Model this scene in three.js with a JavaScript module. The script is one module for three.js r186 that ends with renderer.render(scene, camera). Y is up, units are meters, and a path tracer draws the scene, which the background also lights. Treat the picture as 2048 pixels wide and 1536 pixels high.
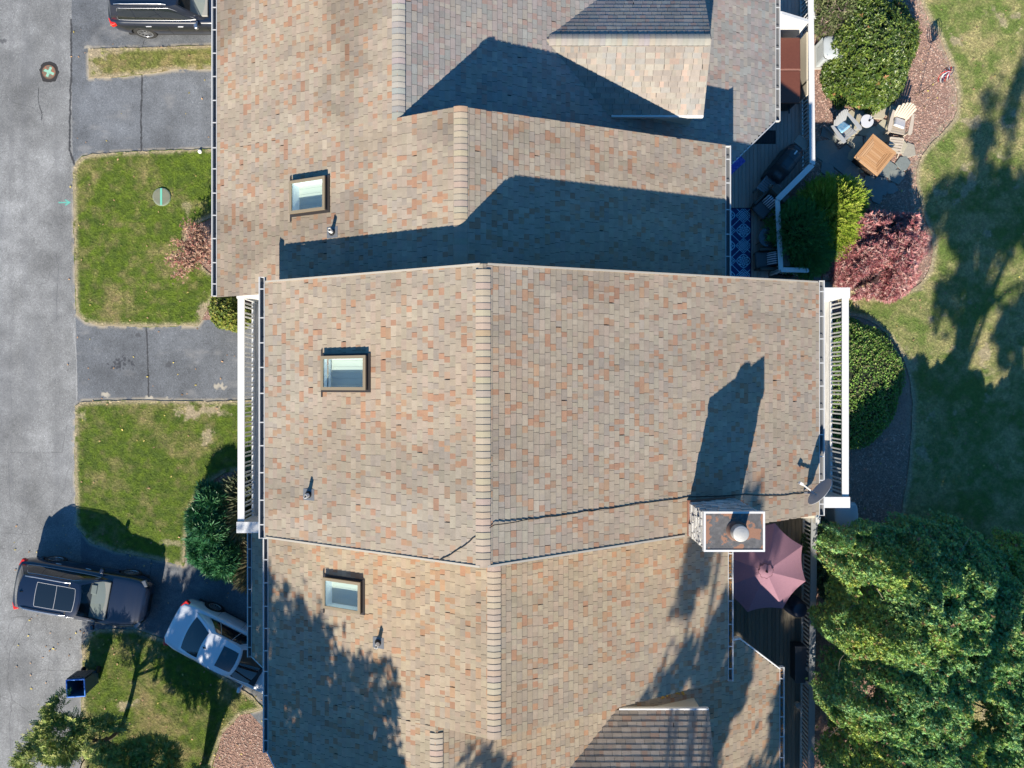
import * as THREE from 'three';
import { mergeGeometries, mergeVertices, toCreasedNormals } from 'three/addons/utils/BufferGeometryUtils.js';
import { RoundedBoxGeometry } from 'three/addons/geometries/RoundedBoxGeometry.js';
import { Brush, Evaluator, SUBTRACTION } from 'three-bvh-csg';

// ---------------------------------------------------------------- camera, sky, sun, exposure
const F = 1444, H = 26;                       // drone 26 m above the ground, looking straight down
const scene = new THREE.Scene();
const camera = new THREE.PerspectiveCamera(56.03, 4 / 3, 0.5, 400);
camera.position.set(0, H, 0); camera.up.set(0, 0, -1); camera.lookAt(0, 0, 0);
const renderer = new THREE.WebGLRenderer({ antialias: true });
renderer.toneMapping = THREE.LinearToneMapping;
renderer.toneMappingExposure = 2.12;
renderer.shadowMap.enabled = true;
const SUN = new THREE.Vector3(-0.345, 1, 1.414).normalize();
const sun = new THREE.DirectionalLight(new THREE.Color(1, 0.915, 0.78), 4.6);
sun.name = 'sun'; sun.position.copy(SUN).multiplyScalar(60); sun.castShadow = true;
Object.assign(sun.shadow.camera, { left: -32, right: 32, top: 32, bottom: -32, near: 1, far: 140 });
sun.shadow.mapSize.set(4096, 4096); sun.shadow.radius = 1; scene.add(sun, sun.target);
{ // clear autumn sky: deep blue overhead, paler towards the horizon, brighter round the sun
  const w = 256, h = 128, d = new Float32Array(w * h * 4);
  for (let j = 0; j < h; j++) for (let i = 0; i < w; i++) {
    const el = ((j + 0.5) / h - 0.5) * Math.PI, az = ((i + 0.5) / w - 0.5) * 2 * Math.PI;
    const v = new THREE.Vector3(Math.cos(el) * Math.cos(az), Math.sin(el), Math.cos(el) * Math.sin(az));
    const up = Math.max(0, v.y), k = Math.pow(1 - up, 3.2), g = Math.pow(Math.max(0, v.dot(SUN)), 24);
    const o = (j * w + i) * 4, below = v.y < 0 ? 0.35 : 1;
    d[o] = (0.016 + 0.06 * k + 0.25 * g) * below; d[o + 1] = (0.096 + 0.12 * k + 0.24 * g) * below; d[o + 2] = (0.258 + 0.15 * k + 0.2 * g) * below; d[o + 3] = 1;
  }
  const t = new THREE.DataTexture(d, w, h, THREE.RGBAFormat, THREE.FloatType);
  t.mapping = THREE.EquirectangularReflectionMapping; t.magFilter = t.minFilter = THREE.LinearFilter; t.needsUpdate = true;
  scene.background = t; scene.environment = t;
}

// ---------------------------------------------------------------- helpers
let seed = 12345;
const rnd = () => { seed = (seed + 0x6D2B79F5) | 0; let t = Math.imul(seed ^ (seed >>> 15), 1 | seed); t = (t + Math.imul(t ^ (t >>> 7), 61 | t)) ^ t; return ((t ^ (t >>> 14)) >>> 0) / 4294967296; };
const rr = (a, b) => a + (b - a) * rnd(), pick = (a) => a[Math.floor(rnd() * a.length)];
const gauss = () => (rnd() + rnd() + rnd() - 1.5) * 1.15;
const V = (x, y, z) => new THREE.Vector3(x, y, z), { sin, cos, PI, abs, min, max, floor, sqrt, atan2, hypot } = Math;
const P = (u, v, h = 0) => V((u - 1024) * (H - h) / F, h, (v - 768) * (H - h) / F);
const clamp = (x, a = 0, b = 1) => min(b, max(a, x)), mix = (a, b, t) => a + (b - a) * t, sstep = (a, b, x) => { const t = clamp((x - a) / (b - a)); return t * t * (3 - 2 * t); };
const hash = (i, j) => { let h = Math.imul(i, 374761393) + Math.imul(j, 668265263); h = Math.imul(h ^ (h >>> 13), 1274126177); return ((h ^ (h >>> 16)) >>> 0) / 4294967296; };
const noise = (x, y) => { const i = floor(x), j = floor(y), a = x - i, b = y - j, u = a * a * (3 - 2 * a), v = b * b * (3 - 2 * b); return mix(mix(hash(i, j), hash(i + 1, j), u), mix(hash(i, j + 1), hash(i + 1, j + 1), u), v); };
const fbm = (x, y, n = 4) => { let s = 0, a = 0.5, t = 0; for (let k = 0; k < n; k++) { s += a * noise(x, y); t += a; a *= 0.5; x = x * 2.03 + 17.1; y = y * 2.03 + 9.7; } return s / t; };
const used = new Map();
const numbered = (n) => { const k = used.get(n) ?? 0; used.set(n, k + 1); return k ? n + '_' + String(k).padStart(3, '0') : n; };
const tag = (o, label, category, group, kind) => { if (label) o.userData.label = label; if (category) o.userData.category = category; if (group) o.userData.group = group; if (kind) o.userData.kind = kind; return o; };
function thing(name, label, category, p = V(0, 0, 0), turn = 0, group) {
  const o = new THREE.Group(); o.name = numbered(name); o.position.copy(p); o.rotation.y = turn; scene.add(o); o.updateMatrixWorld(true);
  return tag(o, label, category, group);
}
function mesh(name, geo, mat, parent = scene, top = parent === scene) {
  const m = new THREE.Mesh(geo, mat); m.name = top ? numbered(name) : name; m.castShadow = m.receiveShadow = true; parent.add(m); return m;
}
function toLocal(geo, parent) { parent.updateWorldMatrix(true, false); geo.applyMatrix4(parent.matrixWorld.clone().invert()); return geo; }
const strip = (g) => { const o = g.index ? g.toNonIndexed() : g; for (const k of Object.keys(o.attributes)) if (!['position', 'normal', 'uv'].includes(k)) o.deleteAttribute(k); if (!o.attributes.uv) o.setAttribute('uv', new THREE.BufferAttribute(new Float32Array(o.attributes.position.count * 2), 2)); return o; };
const M4 = new THREE.Matrix4(), E = (x = 0, y = 0, z = 0, order = 'XYZ') => new THREE.Euler(x, y, z, order);
const place = (g, x, y, z, rx = 0, ry = 0, rz = 0) => g.applyMatrix4(new THREE.Matrix4().compose(V(x, y, z), new THREE.Quaternion().setFromEuler(E(rx, ry, rz, 'YXZ')), V(1, 1, 1)));
class MB {                                                           // collects pieces and joins them into one named mesh
  constructor() { this.g = []; }
  add(g) { this.g.push(strip(g)); return this; }
  box(w, h, d, x, y, z, ry = 0, rx = 0, rz = 0) { return this.add(place(new THREE.BoxGeometry(w, h, d), x, y, z, rx, ry, rz)); }
  rbox(w, h, d, r, x, y, z, ry = 0, rx = 0, rz = 0, seg = 2) { return this.add(place(new RoundedBoxGeometry(w, h, d, seg, r), x, y, z, rx, ry, rz)); }
  cyl(r0, r1, h, x, y, z, n = 16, rx = 0, ry = 0, rz = 0) { return this.add(place(new THREE.CylinderGeometry(r0, r1, h, n), x, y, z, rx, ry, rz)); }
  tube(pts, r, n = 6, seg = 24, closed = false) { return this.add(new THREE.TubeGeometry(new THREE.CatmullRomCurve3(pts, closed), seg, r, n, closed)); }
  bar(a, b, w, h, n) { // square bar from a to b
    const d = b.clone().sub(a), l = d.length(), g = new THREE.BoxGeometry(w, h, l); const m = new THREE.Matrix4().lookAt(b, a, abs(d.y) > 0.9 * l ? V(0, 0, 1) : V(0, 1, 0)).setPosition(a.clone().add(b).multiplyScalar(0.5)); return this.add(g.applyMatrix4(m));
  }
  geo() { return mergeGeometries(this.g); }
  build(name, mat, parent = scene, world = false) { let g = this.geo(); if (world && parent !== scene) toLocal(g, parent); return mesh(name, g, mat, parent); }
}
function metreUV(g, k = 1) { // box-projected texture coordinates in metres
  const p = g.attributes.position, n = g.attributes.normal, uv = new Float32Array(p.count * 2);
  for (let i = 0; i < p.count; i++) {
    const ax = abs(n.getX(i)), ay = abs(n.getY(i)), az = abs(n.getZ(i)), x = p.getX(i), y = p.getY(i), z = p.getZ(i);
    const a = ay >= ax && ay >= az ? [x, z] : ax >= az ? [z, y] : [x, y]; uv[i * 2] = a[0] * k; uv[i * 2 + 1] = a[1] * k;
  }
  g.setAttribute('uv', new THREE.BufferAttribute(uv, 2)); return g;
}
const toS = (x) => { x = clamp(x); return 255 * (x < 0.0031308 ? 12.92 * x : 1.055 * Math.pow(x, 1 / 2.4) - 0.055); };
function dataTex(w, h, fn, srgb = true) { // fn(i,j,out) writes linear rgb
  const d = new Uint8Array(w * h * 4), o = [0, 0, 0];
  for (let j = 0; j < h; j++) for (let i = 0; i < w; i++) { fn(i, j, o); const k = (j * w + i) * 4; for (let c = 0; c < 3; c++) d[k + c] = srgb ? toS(o[c]) : clamp(o[c]) * 255; d[k + 3] = 255; }
  const t = new THREE.DataTexture(d, w, h); if (srgb) t.colorSpace = THREE.SRGBColorSpace; t.magFilter = THREE.LinearFilter; t.minFilter = THREE.LinearMipmapLinearFilter; t.wrapS = t.wrapT = THREE.RepeatWrapping; t.generateMipmaps = true; t.needsUpdate = true; return t;
}
const lin = (r, g, b) => new THREE.Color().setRGB(r, g, b);
const std = (c, roughness = 0.8, more = {}) => new THREE.MeshStandardMaterial({ color: lin(...c), roughness, ...more });
function tileNoise(n, per, fn) { return fn; }

// grain textures (tile)
const wrapN = (x, y, p) => { const i = floor(x), j = floor(y), a = x - i, b = y - j, u = a * a * (3 - 2 * a), v = b * b * (3 - 2 * b), m = (k) => ((k % p) + p) % p; return mix(mix(hash(m(i), m(j)), hash(m(i + 1), m(j)), u), mix(hash(m(i), m(j + 1)), hash(m(i + 1), m(j + 1)), u), v); };
const grainTex = dataTex(512, 512, (i, j, o) => { const a = hash(i, j + 991), b = wrapN(i / 4, j / 4, 128), c = wrapN(i / 32, j / 32, 16); const v = 0.74 + 0.16 * a + 0.1 * b + 0.1 * (c - 0.5); o[0] = o[1] = o[2] = v; });
const bumpTex = dataTex(512, 512, (i, j, o) => { o[0] = o[1] = o[2] = 0.5 * hash(i, j) + 0.5 * wrapN(i / 3, j / 3, 171); }, false);
const woodTex = dataTex(256, 512, (i, j, o) => { const g = wrapN(i / 3 + 4 * wrapN(i / 40, j / 90, 64), j / 60, 512), f = hash(i, floor(j / 9)); const v = 0.66 + 0.26 * g + 0.1 * f; o[0] = v; o[1] = v * 0.99; o[2] = v * 0.97; });
const rep = (t, u, v = u) => { const c = t.clone(); c.repeat.set(u, v); c.needsUpdate = true; return c; };
const grain1 = rep(grainTex, 0.8), bump1 = rep(bumpTex, 0.8);

// common materials
const M = {
  shingle: new THREE.MeshStandardMaterial({ vertexColors: true, roughness: 0.92, map: grain1, bumpMap: bump1, bumpScale: 0.003 }),
  felt: std([0.05, 0.048, 0.045], 0.95, { map: grain1 }),
  white: std([0.68, 0.68, 0.67], 0.45, { map: grain1 }), trim: std([0.62, 0.62, 0.60], 0.5, { map: grain1 }),
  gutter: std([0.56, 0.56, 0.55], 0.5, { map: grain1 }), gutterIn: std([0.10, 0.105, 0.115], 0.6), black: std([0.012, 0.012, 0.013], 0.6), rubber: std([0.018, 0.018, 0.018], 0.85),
  metal: std([0.45, 0.46, 0.47], 0.35, { metalness: 0.8 }), lead: std([0.16, 0.17, 0.185], 0.5, { metalness: 0.3 }),
  bronze: std([0.30, 0.235, 0.15], 0.45, { metalness: 0.25 }), darkBronze: std([0.035, 0.03, 0.028], 0.5),
  siding: std([0.52, 0.48, 0.40], 0.7, { bumpMap: null }),
  beige: std([0.55, 0.50, 0.40], 0.6),
  bark: std([0.10, 0.075, 0.055], 0.95, { map: rep(woodTex, 2, 1) }),
  pvc: std([0.78, 0.77, 0.74], 0.5),
  glassPane: new THREE.MeshPhysicalMaterial({ color: lin(0.90, 0.97, 0.98), roughness: 0.03, transmission: 1, thickness: 0, ior: 1.5 }),
};
const sidingBump = dataTex(8, 128, (i, j, o) => { const t = (j % 128) / 128; o[0] = o[1] = o[2] = t < 0.06 ? 0 : 1 - t * 0.8; }, false);
M.siding.bumpMap = rep(sidingBump, 1, 7); M.siding.bumpScale = 0.015;

// ---------------------------------------------------------------- ground, road, driveways, lawns, beds
const G = (u, v) => [(u - 1024) * H / F, (v - 768) * H / F];
const gp = (a) => a.map(([u, v]) => G(u, v));
function inside(poly, x, z) { let c = false; for (let i = 0, j = poly.length - 1; i < poly.length; j = i++) { const [a, b] = poly[i], [d, e] = poly[j]; if ((b > z) !== (e > z) && x < ((d - a) * (z - b)) / (e - b) + a) c = !c; } return c; }
function smoothPoly(p, n = 1) { for (let k = 0; k < n; k++) { const o = []; for (let i = 0; i < p.length; i++) { const a = p[i], b = p[(i + 1) % p.length]; o.push([mix(a[0], b[0], 0.25), mix(a[1], b[1], 0.25)], [mix(a[0], b[0], 0.75), mix(a[1], b[1], 0.75)]); } p = o; } return p; }
function raggedPoly(p, step, amp) { const o = []; for (let i = 0; i < p.length; i++) { const a = p[i], b = p[(i + 1) % p.length], l = hypot(b[0] - a[0], b[1] - a[1]), n = max(1, floor(l / step)); for (let k = 0; k < n; k++) { const t = k / n, x = mix(a[0], b[0], t), z = mix(a[1], b[1], t); o.push([x + amp * (fbm(x * 3.1, z * 3.1, 3) - 0.5) * 2 + gauss() * amp * 0.25, z + amp * (fbm(x * 3.1 + 40, z * 3.1, 3) - 0.5) * 2 + gauss() * amp * 0.25]); } } return o; }
const frontBox = { x: -21, z: -15, w: 16, h: 30 }, backBox = { x: 5, z: -15, w: 16, h: 30 };
function sheet(name, poly, y, thick, mat, b, kind = 'structure') {
  const s = new THREE.Shape(poly.map(([x, z]) => new THREE.Vector2(x, -z)));
  const g = thick ? new THREE.ExtrudeGeometry(s, { depth: thick, bevelEnabled: false }) : new THREE.ShapeGeometry(s);
  g.rotateX(-PI / 2); g.translate(0, y - (thick || 0), 0);
  const p = g.attributes.position, uv = g.attributes.uv;
  for (let i = 0; i < p.count; i++) uv.setXY(i, (p.getX(i) - b.x) / b.w, (p.getZ(i) - b.z) / b.h);
  const m = mesh(name, g, mat); m.userData.kind = kind; return m;
}
class Map2 { // albedo painted in metres over a world rectangle
  constructor(b, w, h, fn) { Object.assign(this, { b, w, h }); this.d = new Float32Array(w * h * 3); const o = [0, 0, 0]; for (let j = 0; j < h; j++) for (let i = 0; i < w; i++) { fn(b.x + (i + 0.5) / w * b.w, b.z + (j + 0.5) / h * b.h, o); this.d.set(o, (j * w + i) * 3); } }
  stroke(pts, width, col, alpha = 1, rag = 0.3) {
    for (let s = 0; s + 1 < pts.length; s++) {
      const [ax, az] = pts[s], [bx, bz] = pts[s + 1], R = width * 1.6, dx = bx - ax, dz = bz - az, L = dx * dx + dz * dz || 1e-9;
      const i0 = max(0, floor((min(ax, bx) - R - this.b.x) / this.b.w * this.w)), i1 = min(this.w - 1, floor((max(ax, bx) + R - this.b.x) / this.b.w * this.w)), j0 = max(0, floor((min(az, bz) - R - this.b.z) / this.b.h * this.h)), j1 = min(this.h - 1, floor((max(az, bz) + R - this.b.z) / this.b.h * this.h));
      for (let j = j0; j <= j1; j++) for (let i = i0; i <= i1; i++) {
        const x = this.b.x + (i + 0.5) / this.w * this.b.w, z = this.b.z + (j + 0.5) / this.h * this.b.h, t = clamp(((x - ax) * dx + (z - az) * dz) / L);
        const r = hypot(x - ax - t * dx, z - az - t * dz), w2 = width / 2 * (1 - rag + 2 * rag * noise(x * 14, z * 14)), a = alpha * (1 - sstep(w2 * 0.6, w2 * 1.25 + 0.004, r)), k = (j * this.w + i) * 3;
        if (a > 0) for (let c = 0; c < 3; c++) this.d[k + c] = mix(this.d[k + c], col[c], a);
      }
    }
  }
  tex() { const t = dataTex(this.w, this.h, (i, j, o) => { const k = (j * this.w + i) * 3; o[0] = this.d[k]; o[1] = this.d[k + 1]; o[2] = this.d[k + 2]; }); t.wrapS = t.wrapT = THREE.ClampToEdgeWrapping; return t; }
}
// outlines, traced on the ground
const lawn1 = gp([[177, 98], [300, 95], [432, 91], [520, 90], [520, 134], [432, 138], [350, 140], [290, 148], [230, 155], [178, 157]]);
const lawn2 = gp([[147, 345], [152, 328], [166, 314], [185, 308], [280, 303], [432, 298], [520, 297], [520, 420], [432, 431], [398, 446], [374, 466], [371, 490], [393, 520], [424, 549], [436, 562], [520, 578], [428, 594], [404, 640], [395, 652], [300, 654], [200, 652], [172, 645], [153, 628], [149, 500]]);
const lawn3 = gp([[151, 812], [165, 803], [280, 800], [400, 803], [520, 800], [520, 935], [450, 945], [405, 975], [382, 1020], [374, 1070], [369, 1132], [300, 1116], [232, 1103], [182, 1086], [154, 1052], [150, 930]]);
const lawn4 = gp([[166, 1290], [178, 1268], [200, 1258], [270, 1258], [345, 1284], [430, 1338], [505, 1392], [528, 1418], [480, 1430], [446, 1466], [424, 1530], [428, 1620], [166, 1620], [164, 1400]]);
const lawnB = gp([[1826, -60], [1845, 15], [1876, 68], [1903, 130], [1916, 188], [1911, 235], [1884, 266], [1850, 300], [1834, 328], [1831, 365], [1845, 425], [1868, 485], [1860, 540], [1832, 576], [1785, 592], [1745, 596], [1708, 582], [1680, 572], [1672, 600], [1690, 628], [1738, 638], [1780, 675], [1810, 720], [1825, 790], [1823, 860], [1815, 960], [1803, 1010], [1795, 1200], [1820, 1620], [2190, 1620], [2190, -60]]);
const lawns = [lawn1, lawn2, lawn3, lawn4, lawnB];
const drivePolys = [gp([[138, -60], [540, -60], [540, 110], [300, 118], [300, 128], [138, 128]]), gp([[138, 128], [300, 128], [300, 120], [540, 115], [540, 312], [300, 312], [200, 320], [170, 350], [138, 350]]), gp([[140, 600], [170, 600], [200, 640], [540, 640], [540, 815], [180, 815], [180, 840], [140, 840]]), gp([[145, 1030], [165, 1030], [300, 1090], [540, 1120], [600, 1300], [600, 1480], [540, 1470], [430, 1350], [340, 1290], [220, 1270], [180, 1310], [145, 1310]])];
const roadEdge = (z) => mix(-15.86, -15.45, sstep(-13, 13, z));
const edgeDist = (poly, x, z) => { let d = 9; for (let i = 0, j = poly.length - 1; i < poly.length; j = i++) { const [ax, az] = poly[j], dx = poly[i][0] - ax, dz = poly[i][1] - az, t = clamp(((x - ax) * dx + (z - az) * dz) / (dx * dx + dz * dz)); d = min(d, hypot(x - ax - t * dx, z - az - t * dz)); } return d; };
// asphalt
const asphalt = new Map2(frontBox, 1092, 2048, (x, z, o) => {
  const onRoad = x < roadEdge(z) + 0.02 * (noise(z * 6, 3) - 0.5), g = hash(floor(x * 68), floor(z * 68)), g2 = noise(x * 30, z * 30), big = fbm(x * 0.55, z * 0.4, 4), mid = fbm(x * 2.2 + 9, z * 2.2, 4);
  let v = onRoad ? 0.188 + 0.20 * (big - 0.5) : 0.118 + 0.09 * (big - 0.5);
  v *= 0.68 + 0.64 * mid; v *= 0.62 + 0.48 * g + 0.30 * g2; if (g > 0.985) v *= 1.7; if (g < 0.01) v *= 0.5;
  o[0] = v * (onRoad ? 0.985 : 0.93); o[1] = v; o[2] = v * (onRoad ? 1.0 : 1.10);
  if (!onRoad) { const s = sstep(0.60, 0.85, fbm(x * 1.3 + 50, z * 2.6, 5)) * 0.35; o[0] = mix(o[0], 0.26, s); o[1] = mix(o[1], 0.255, s); o[2] = mix(o[2], 0.25, s); }
  else { const s = sstep(0.55, 0.8, fbm(x * 0.8 + 20, z * 0.25 + 7, 5)) * 0.35; o[0] = mix(o[0], 0.12, s); o[1] = mix(o[1], 0.125, s); o[2] = mix(o[2], 0.135, s); }
  for (const l of [lawn1, lawn2, lawn3, lawn4]) { const d = edgeDist(l, x, z); if (d < 0.16) { const s = sstep(0.15, 0.0, d) * sstep(0.38, 0.62, fbm(x * 5 + 5, z * 5, 4) + 0.12 * g) * 0.85; o[0] = mix(o[0], 0.36, s); o[1] = mix(o[1], 0.31, s); o[2] = mix(o[2], 0.23, s); } }
});
{
  const wander = (a, b, n, amp) => { const p = []; for (let i = 0; i <= n; i++) p.push([mix(a[0], b[0], i / n) + amp * gauss(), mix(a[1], b[1], i / n) + amp * gauss()]); return p; };
  const S = (pts, w, c = [0.035, 0.036, 0.04], a = 0.9, amp = 0.012) => { const q = gp(pts); for (let i = 0; i + 1 < q.length; i++) asphalt.stroke(wander(q[i], q[i + 1], 10, amp), w, c, a, 0.5); };
  S([[142, 40], [143, 120], [140, 220], [139, 300], [149, 327]], 0.07); S([[284, 150], [282, 250], [283, 300]], 0.06); S([[288, 80], [284, 100]], 0.02);
  S([[293, 655], [296, 740], [297, 795]], 0.05); S([[147, 650], [153, 720], [153, 800]], 0.025, [0.33, 0.33, 0.33], 0.6); S([[166, 1262], [163, 1300]], 0.05, [0.05, 0.05, 0.055], 0.6); S([[303, 1120], [300, 1150]], 0.02);
  S([[77, 176], [76, 200], [80, 215], [84, 228], [82, 240]], 0.02); S([[112, 505], [117, 540], [113, 600], [114, 640]], 0.012, [0.07, 0.07, 0.07], 0.8); S([[134, 850], [128, 880], [124, 905], [60, 906], [20, 905]], 0.012, [0.07, 0.07, 0.07], 0.7);
  S([[0, 1065], [60, 1070], [90, 1055], [20, 1000], [15, 900]], 0.012, [0.09, 0.09, 0.09], 0.7); S([[20, 1235], [60, 1232], [20, 1300], [15, 1360], [24, 1400], [60, 1425]], 0.014, [0.08, 0.08, 0.08], 0.8); S([[150, 1342], [90, 1340], [40, 1350]], 0.012, [0.08, 0.08, 0.08], 0.7);
  S([[24, 1400], [18, 1450], [24, 1536]], 0.012, [0.08, 0.08, 0.08], 0.7); S([[20, 100], [0, 130]], 0.01, [0.1, 0.1, 0.1], 0.5); S([[30, 600], [18, 720], [24, 830]], 0.01, [0.11, 0.11, 0.11], 0.5);
  S([[88, 1230], [100, 1300], [90, 1400]], 0.01, [0.1, 0.1, 0.1], 0.6); S([[10, 560], [60, 568], [118, 556]], 0.008, [0.1, 0.1, 0.1], 0.5);
  for (let k = 0; k < 34; k++) { let x = rr(-19, -15.6), z = rr(-14, 14), a = rnd() * 6.28; const L = floor(rr(5, 22)), w = rr(0.007, 0.013), c = rr(0.06, 0.1); for (let i = 0; i < L; i++) { a += gauss() * 0.7; const x2 = x + cos(a) * 0.16, z2 = z + sin(a) * 0.16; if (x2 > -15.6) break; asphalt.stroke([[x, z], [x2, z2]], w, [c, c, c * 1.04], 0.6, 0.5); x = x2; z = z2; } }
  for (const [u, w] of [[48, 0.28], [112, 0.28], [20, 0.2]]) for (let v = 0; v < 1536; v += 40) { const [x, z] = G(u + 3 * noise(v * 0.01, u), v), [x2, z2] = G(u + 3 * noise(v * 0.01 + 0.4, u), v + 40); asphalt.stroke([[x, z], [x2, z2]], w, [0.115, 0.118, 0.125], 0.22 * noise(v * 0.013, u + 5) + 0.03, 0.7); }
  for (let k = 0; k < 26; k++) { const [x, z] = G(240 + gauss() * 24, 728 + gauss() * 14); asphalt.stroke([[x, z], [x + gauss() * 0.05, z + gauss() * 0.05]], rr(0.03, 0.11), [0.03, 0.032, 0.04], 0.75, 0.6); }
  for (const [u, v, w] of [[275, 670, 0.14], [5, 82, 0.16], [336, 730, 0.2]]) { const [x, z] = G(u, v); asphalt.stroke([[x, z], [x + 0.05, z]], w, [0.05, 0.052, 0.058], 0.7, 0.6); }
  for (let k = 0; k < 14; k++) { const [x, z] = pick([G(335 + gauss() * 14, 795), G(440 + gauss() * 12, 772 + gauss() * 5), G(210, 790), G(297, 798), G(180, 95)]); asphalt.stroke([[x, z], [x + gauss() * 0.15, z + gauss() * 0.05]], rr(0.06, 0.2), [0.4, 0.36, 0.29], 0.55, 0.8); }
  const ar = (a) => asphalt.stroke(gp(a), 0.05, [0.10, 0.42, 0.34], 0.85, 0.2); ar([[118, 405], [138, 405]]); ar([[131, 400], [139, 405], [131, 410]]);
}
const asphaltBump = rep(bumpTex, 12, 24);
const asphaltMat = new THREE.MeshStandardMaterial({ map: asphalt.tex(), roughness: 0.88, bumpMap: asphaltBump, bumpScale: 0.004 });
// lawns
const lawnTone = (x, z, o) => {
  const back = x > 0, n1 = fbm(x * 0.9 + 3, z * 0.9, 4), n2 = fbm(x * 4 + 7, z * 4, 4), n3 = noise(x * 22, z * 22);
  let dry = clamp((back ? 0.50 : 0.15) + 1.7 * (n1 - 0.5) + 1.5 * (n2 - 0.5) + 0.25 * (n3 - 0.5));
  if (!back && z < -10) dry = clamp(dry + 0.35);
  const lush = noise(x * 7 + 60, z * 7);
  const a = back ? [0.13, 0.185, 0.036] : [0.062 + 0.058 * lush, 0.104 + 0.076 * lush, 0.008], b = back ? [0.31, 0.27, 0.12] : [0.25, 0.20, 0.085];
  for (let c = 0; c < 3; c++) o[c] = mix(a[c], b[c], dry);
  let bare = 0;
  if (!back) { // worn soil along the kerb and in patches
    for (const l of [lawn1, lawn2, lawn3, lawn4]) { if (inside(l, x, z)) { const d = edgeDist(l, x, z); bare = max(bare, sstep(0.22, 0.0, d) * sstep(0.3, 0.55, fbm(x * 4, z * 4 + 30, 4) + 0.1)); } }
    const blot = (u, v, ru, rv, s) => { const [cx, cz] = G(u, v), q = hypot((x - cx) / (ru * H / F), (z - cz) / (rv * H / F)) + 2.6 * (fbm(x * 4.5 + 11, z * 4.5, 5) - 0.5) + 0.5 * (hash(floor(x * 40), floor(z * 40)) - 0.5); bare = max(bare, s * sstep(1.15, 0.55, q)); };
    blot(385, 822, 22, 14, 1); blot(430, 820, 34, 12, 0.9); blot(415, 875, 12, 16, 0.8); blot(196, 108, 20, 12, 1); blot(190, 140, 14, 14, 0.8); blot(240, 105, 10, 8, 0.7); blot(410, 625, 14, 24, 1); blot(250, 1408, 26, 10, 0.8); blot(470, 945, 14, 10, 0.6); blot(345, 1085, 18, 8, 0.6); blot(375, 420, 10, 14, 0.5); blot(160, 832, 14, 8, 0.6);
  } else { const q = fbm(x * 1.7 + 31, z * 1.7, 4); bare = sstep(0.68, 0.78, q) * 0.7; const d = inside(lawnB, x, z) ? edgeDist(lawnB, x, z) : 0; bare = max(bare, sstep(0.22, 0.02, d) * 0.9); }
  const s = 0.85 + 0.3 * n3; o[0] = mix(o[0], 0.40 * s, bare); o[1] = mix(o[1], 0.325 * s, bare); o[2] = mix(o[2], 0.21 * s, bare);
  return bare;
};
const lawnFront = new Map2(frontBox, 900, 1690, (x, z, o) => { lawnTone(x, z, o); const k = 0.7 + 0.6 * hash(floor(x * 56), floor(z * 56)); o[0] *= k; o[1] *= k; o[2] *= k; });
const lawnBack = new Map2(backBox, 900, 1690, (x, z, o) => { lawnTone(x, z, o); const k = 0.7 + 0.6 * hash(floor(x * 56), floor(z * 56)); o[0] *= k; o[1] *= k; o[2] *= k; });
const lawnBump = rep(bumpTex, 20, 38);
const lawnMatF = new THREE.MeshStandardMaterial({ map: lawnFront.tex(), roughness: 0.95, bumpMap: lawnBump, bumpScale: 0.02 }), lawnMatB = new THREE.MeshStandardMaterial({ map: lawnBack.tex(), roughness: 0.95, bumpMap: lawnBump, bumpScale: 0.02 });
// mulch
const mulchTone = (x, z, o) => {
  const n = fbm(x * 1.6, z * 1.6, 4), g = hash(floor(x * 60), floor(z * 60)), g2 = noise(x * 26, z * 26), k = (0.55 + 0.55 * g + 0.3 * g2) * (0.8 + 0.4 * n);
  o[0] = 0.33 * k; o[1] = 0.205 * k; o[2] = 0.16 * k;
  if (x > 0) { const d = edgeDist(lawnB, x, z), s = sstep(0.34, 0.08, d + 0.25 * (fbm(x * 4, z * 4, 3) - 0.5)) * (z < -6 ? 0.95 : 0.4); o[0] = mix(o[0], 0.42 * (0.7 + 0.4 * g), s); o[1] = mix(o[1], 0.34 * (0.7 + 0.4 * g), s); o[2] = mix(o[2], 0.245 * (0.7 + 0.4 * g), s); }
};
const mulchMatF = new THREE.MeshStandardMaterial({ map: new Map2(frontBox, 900, 1690, mulchTone).tex(), roughness: 0.95, bumpMap: lawnBump, bumpScale: 0.02 }), mulchMatB = new THREE.MeshStandardMaterial({ map: new Map2(backBox, 900, 1690, mulchTone).tex(), roughness: 0.95, bumpMap: lawnBump, bumpScale: 0.02 });
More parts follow.
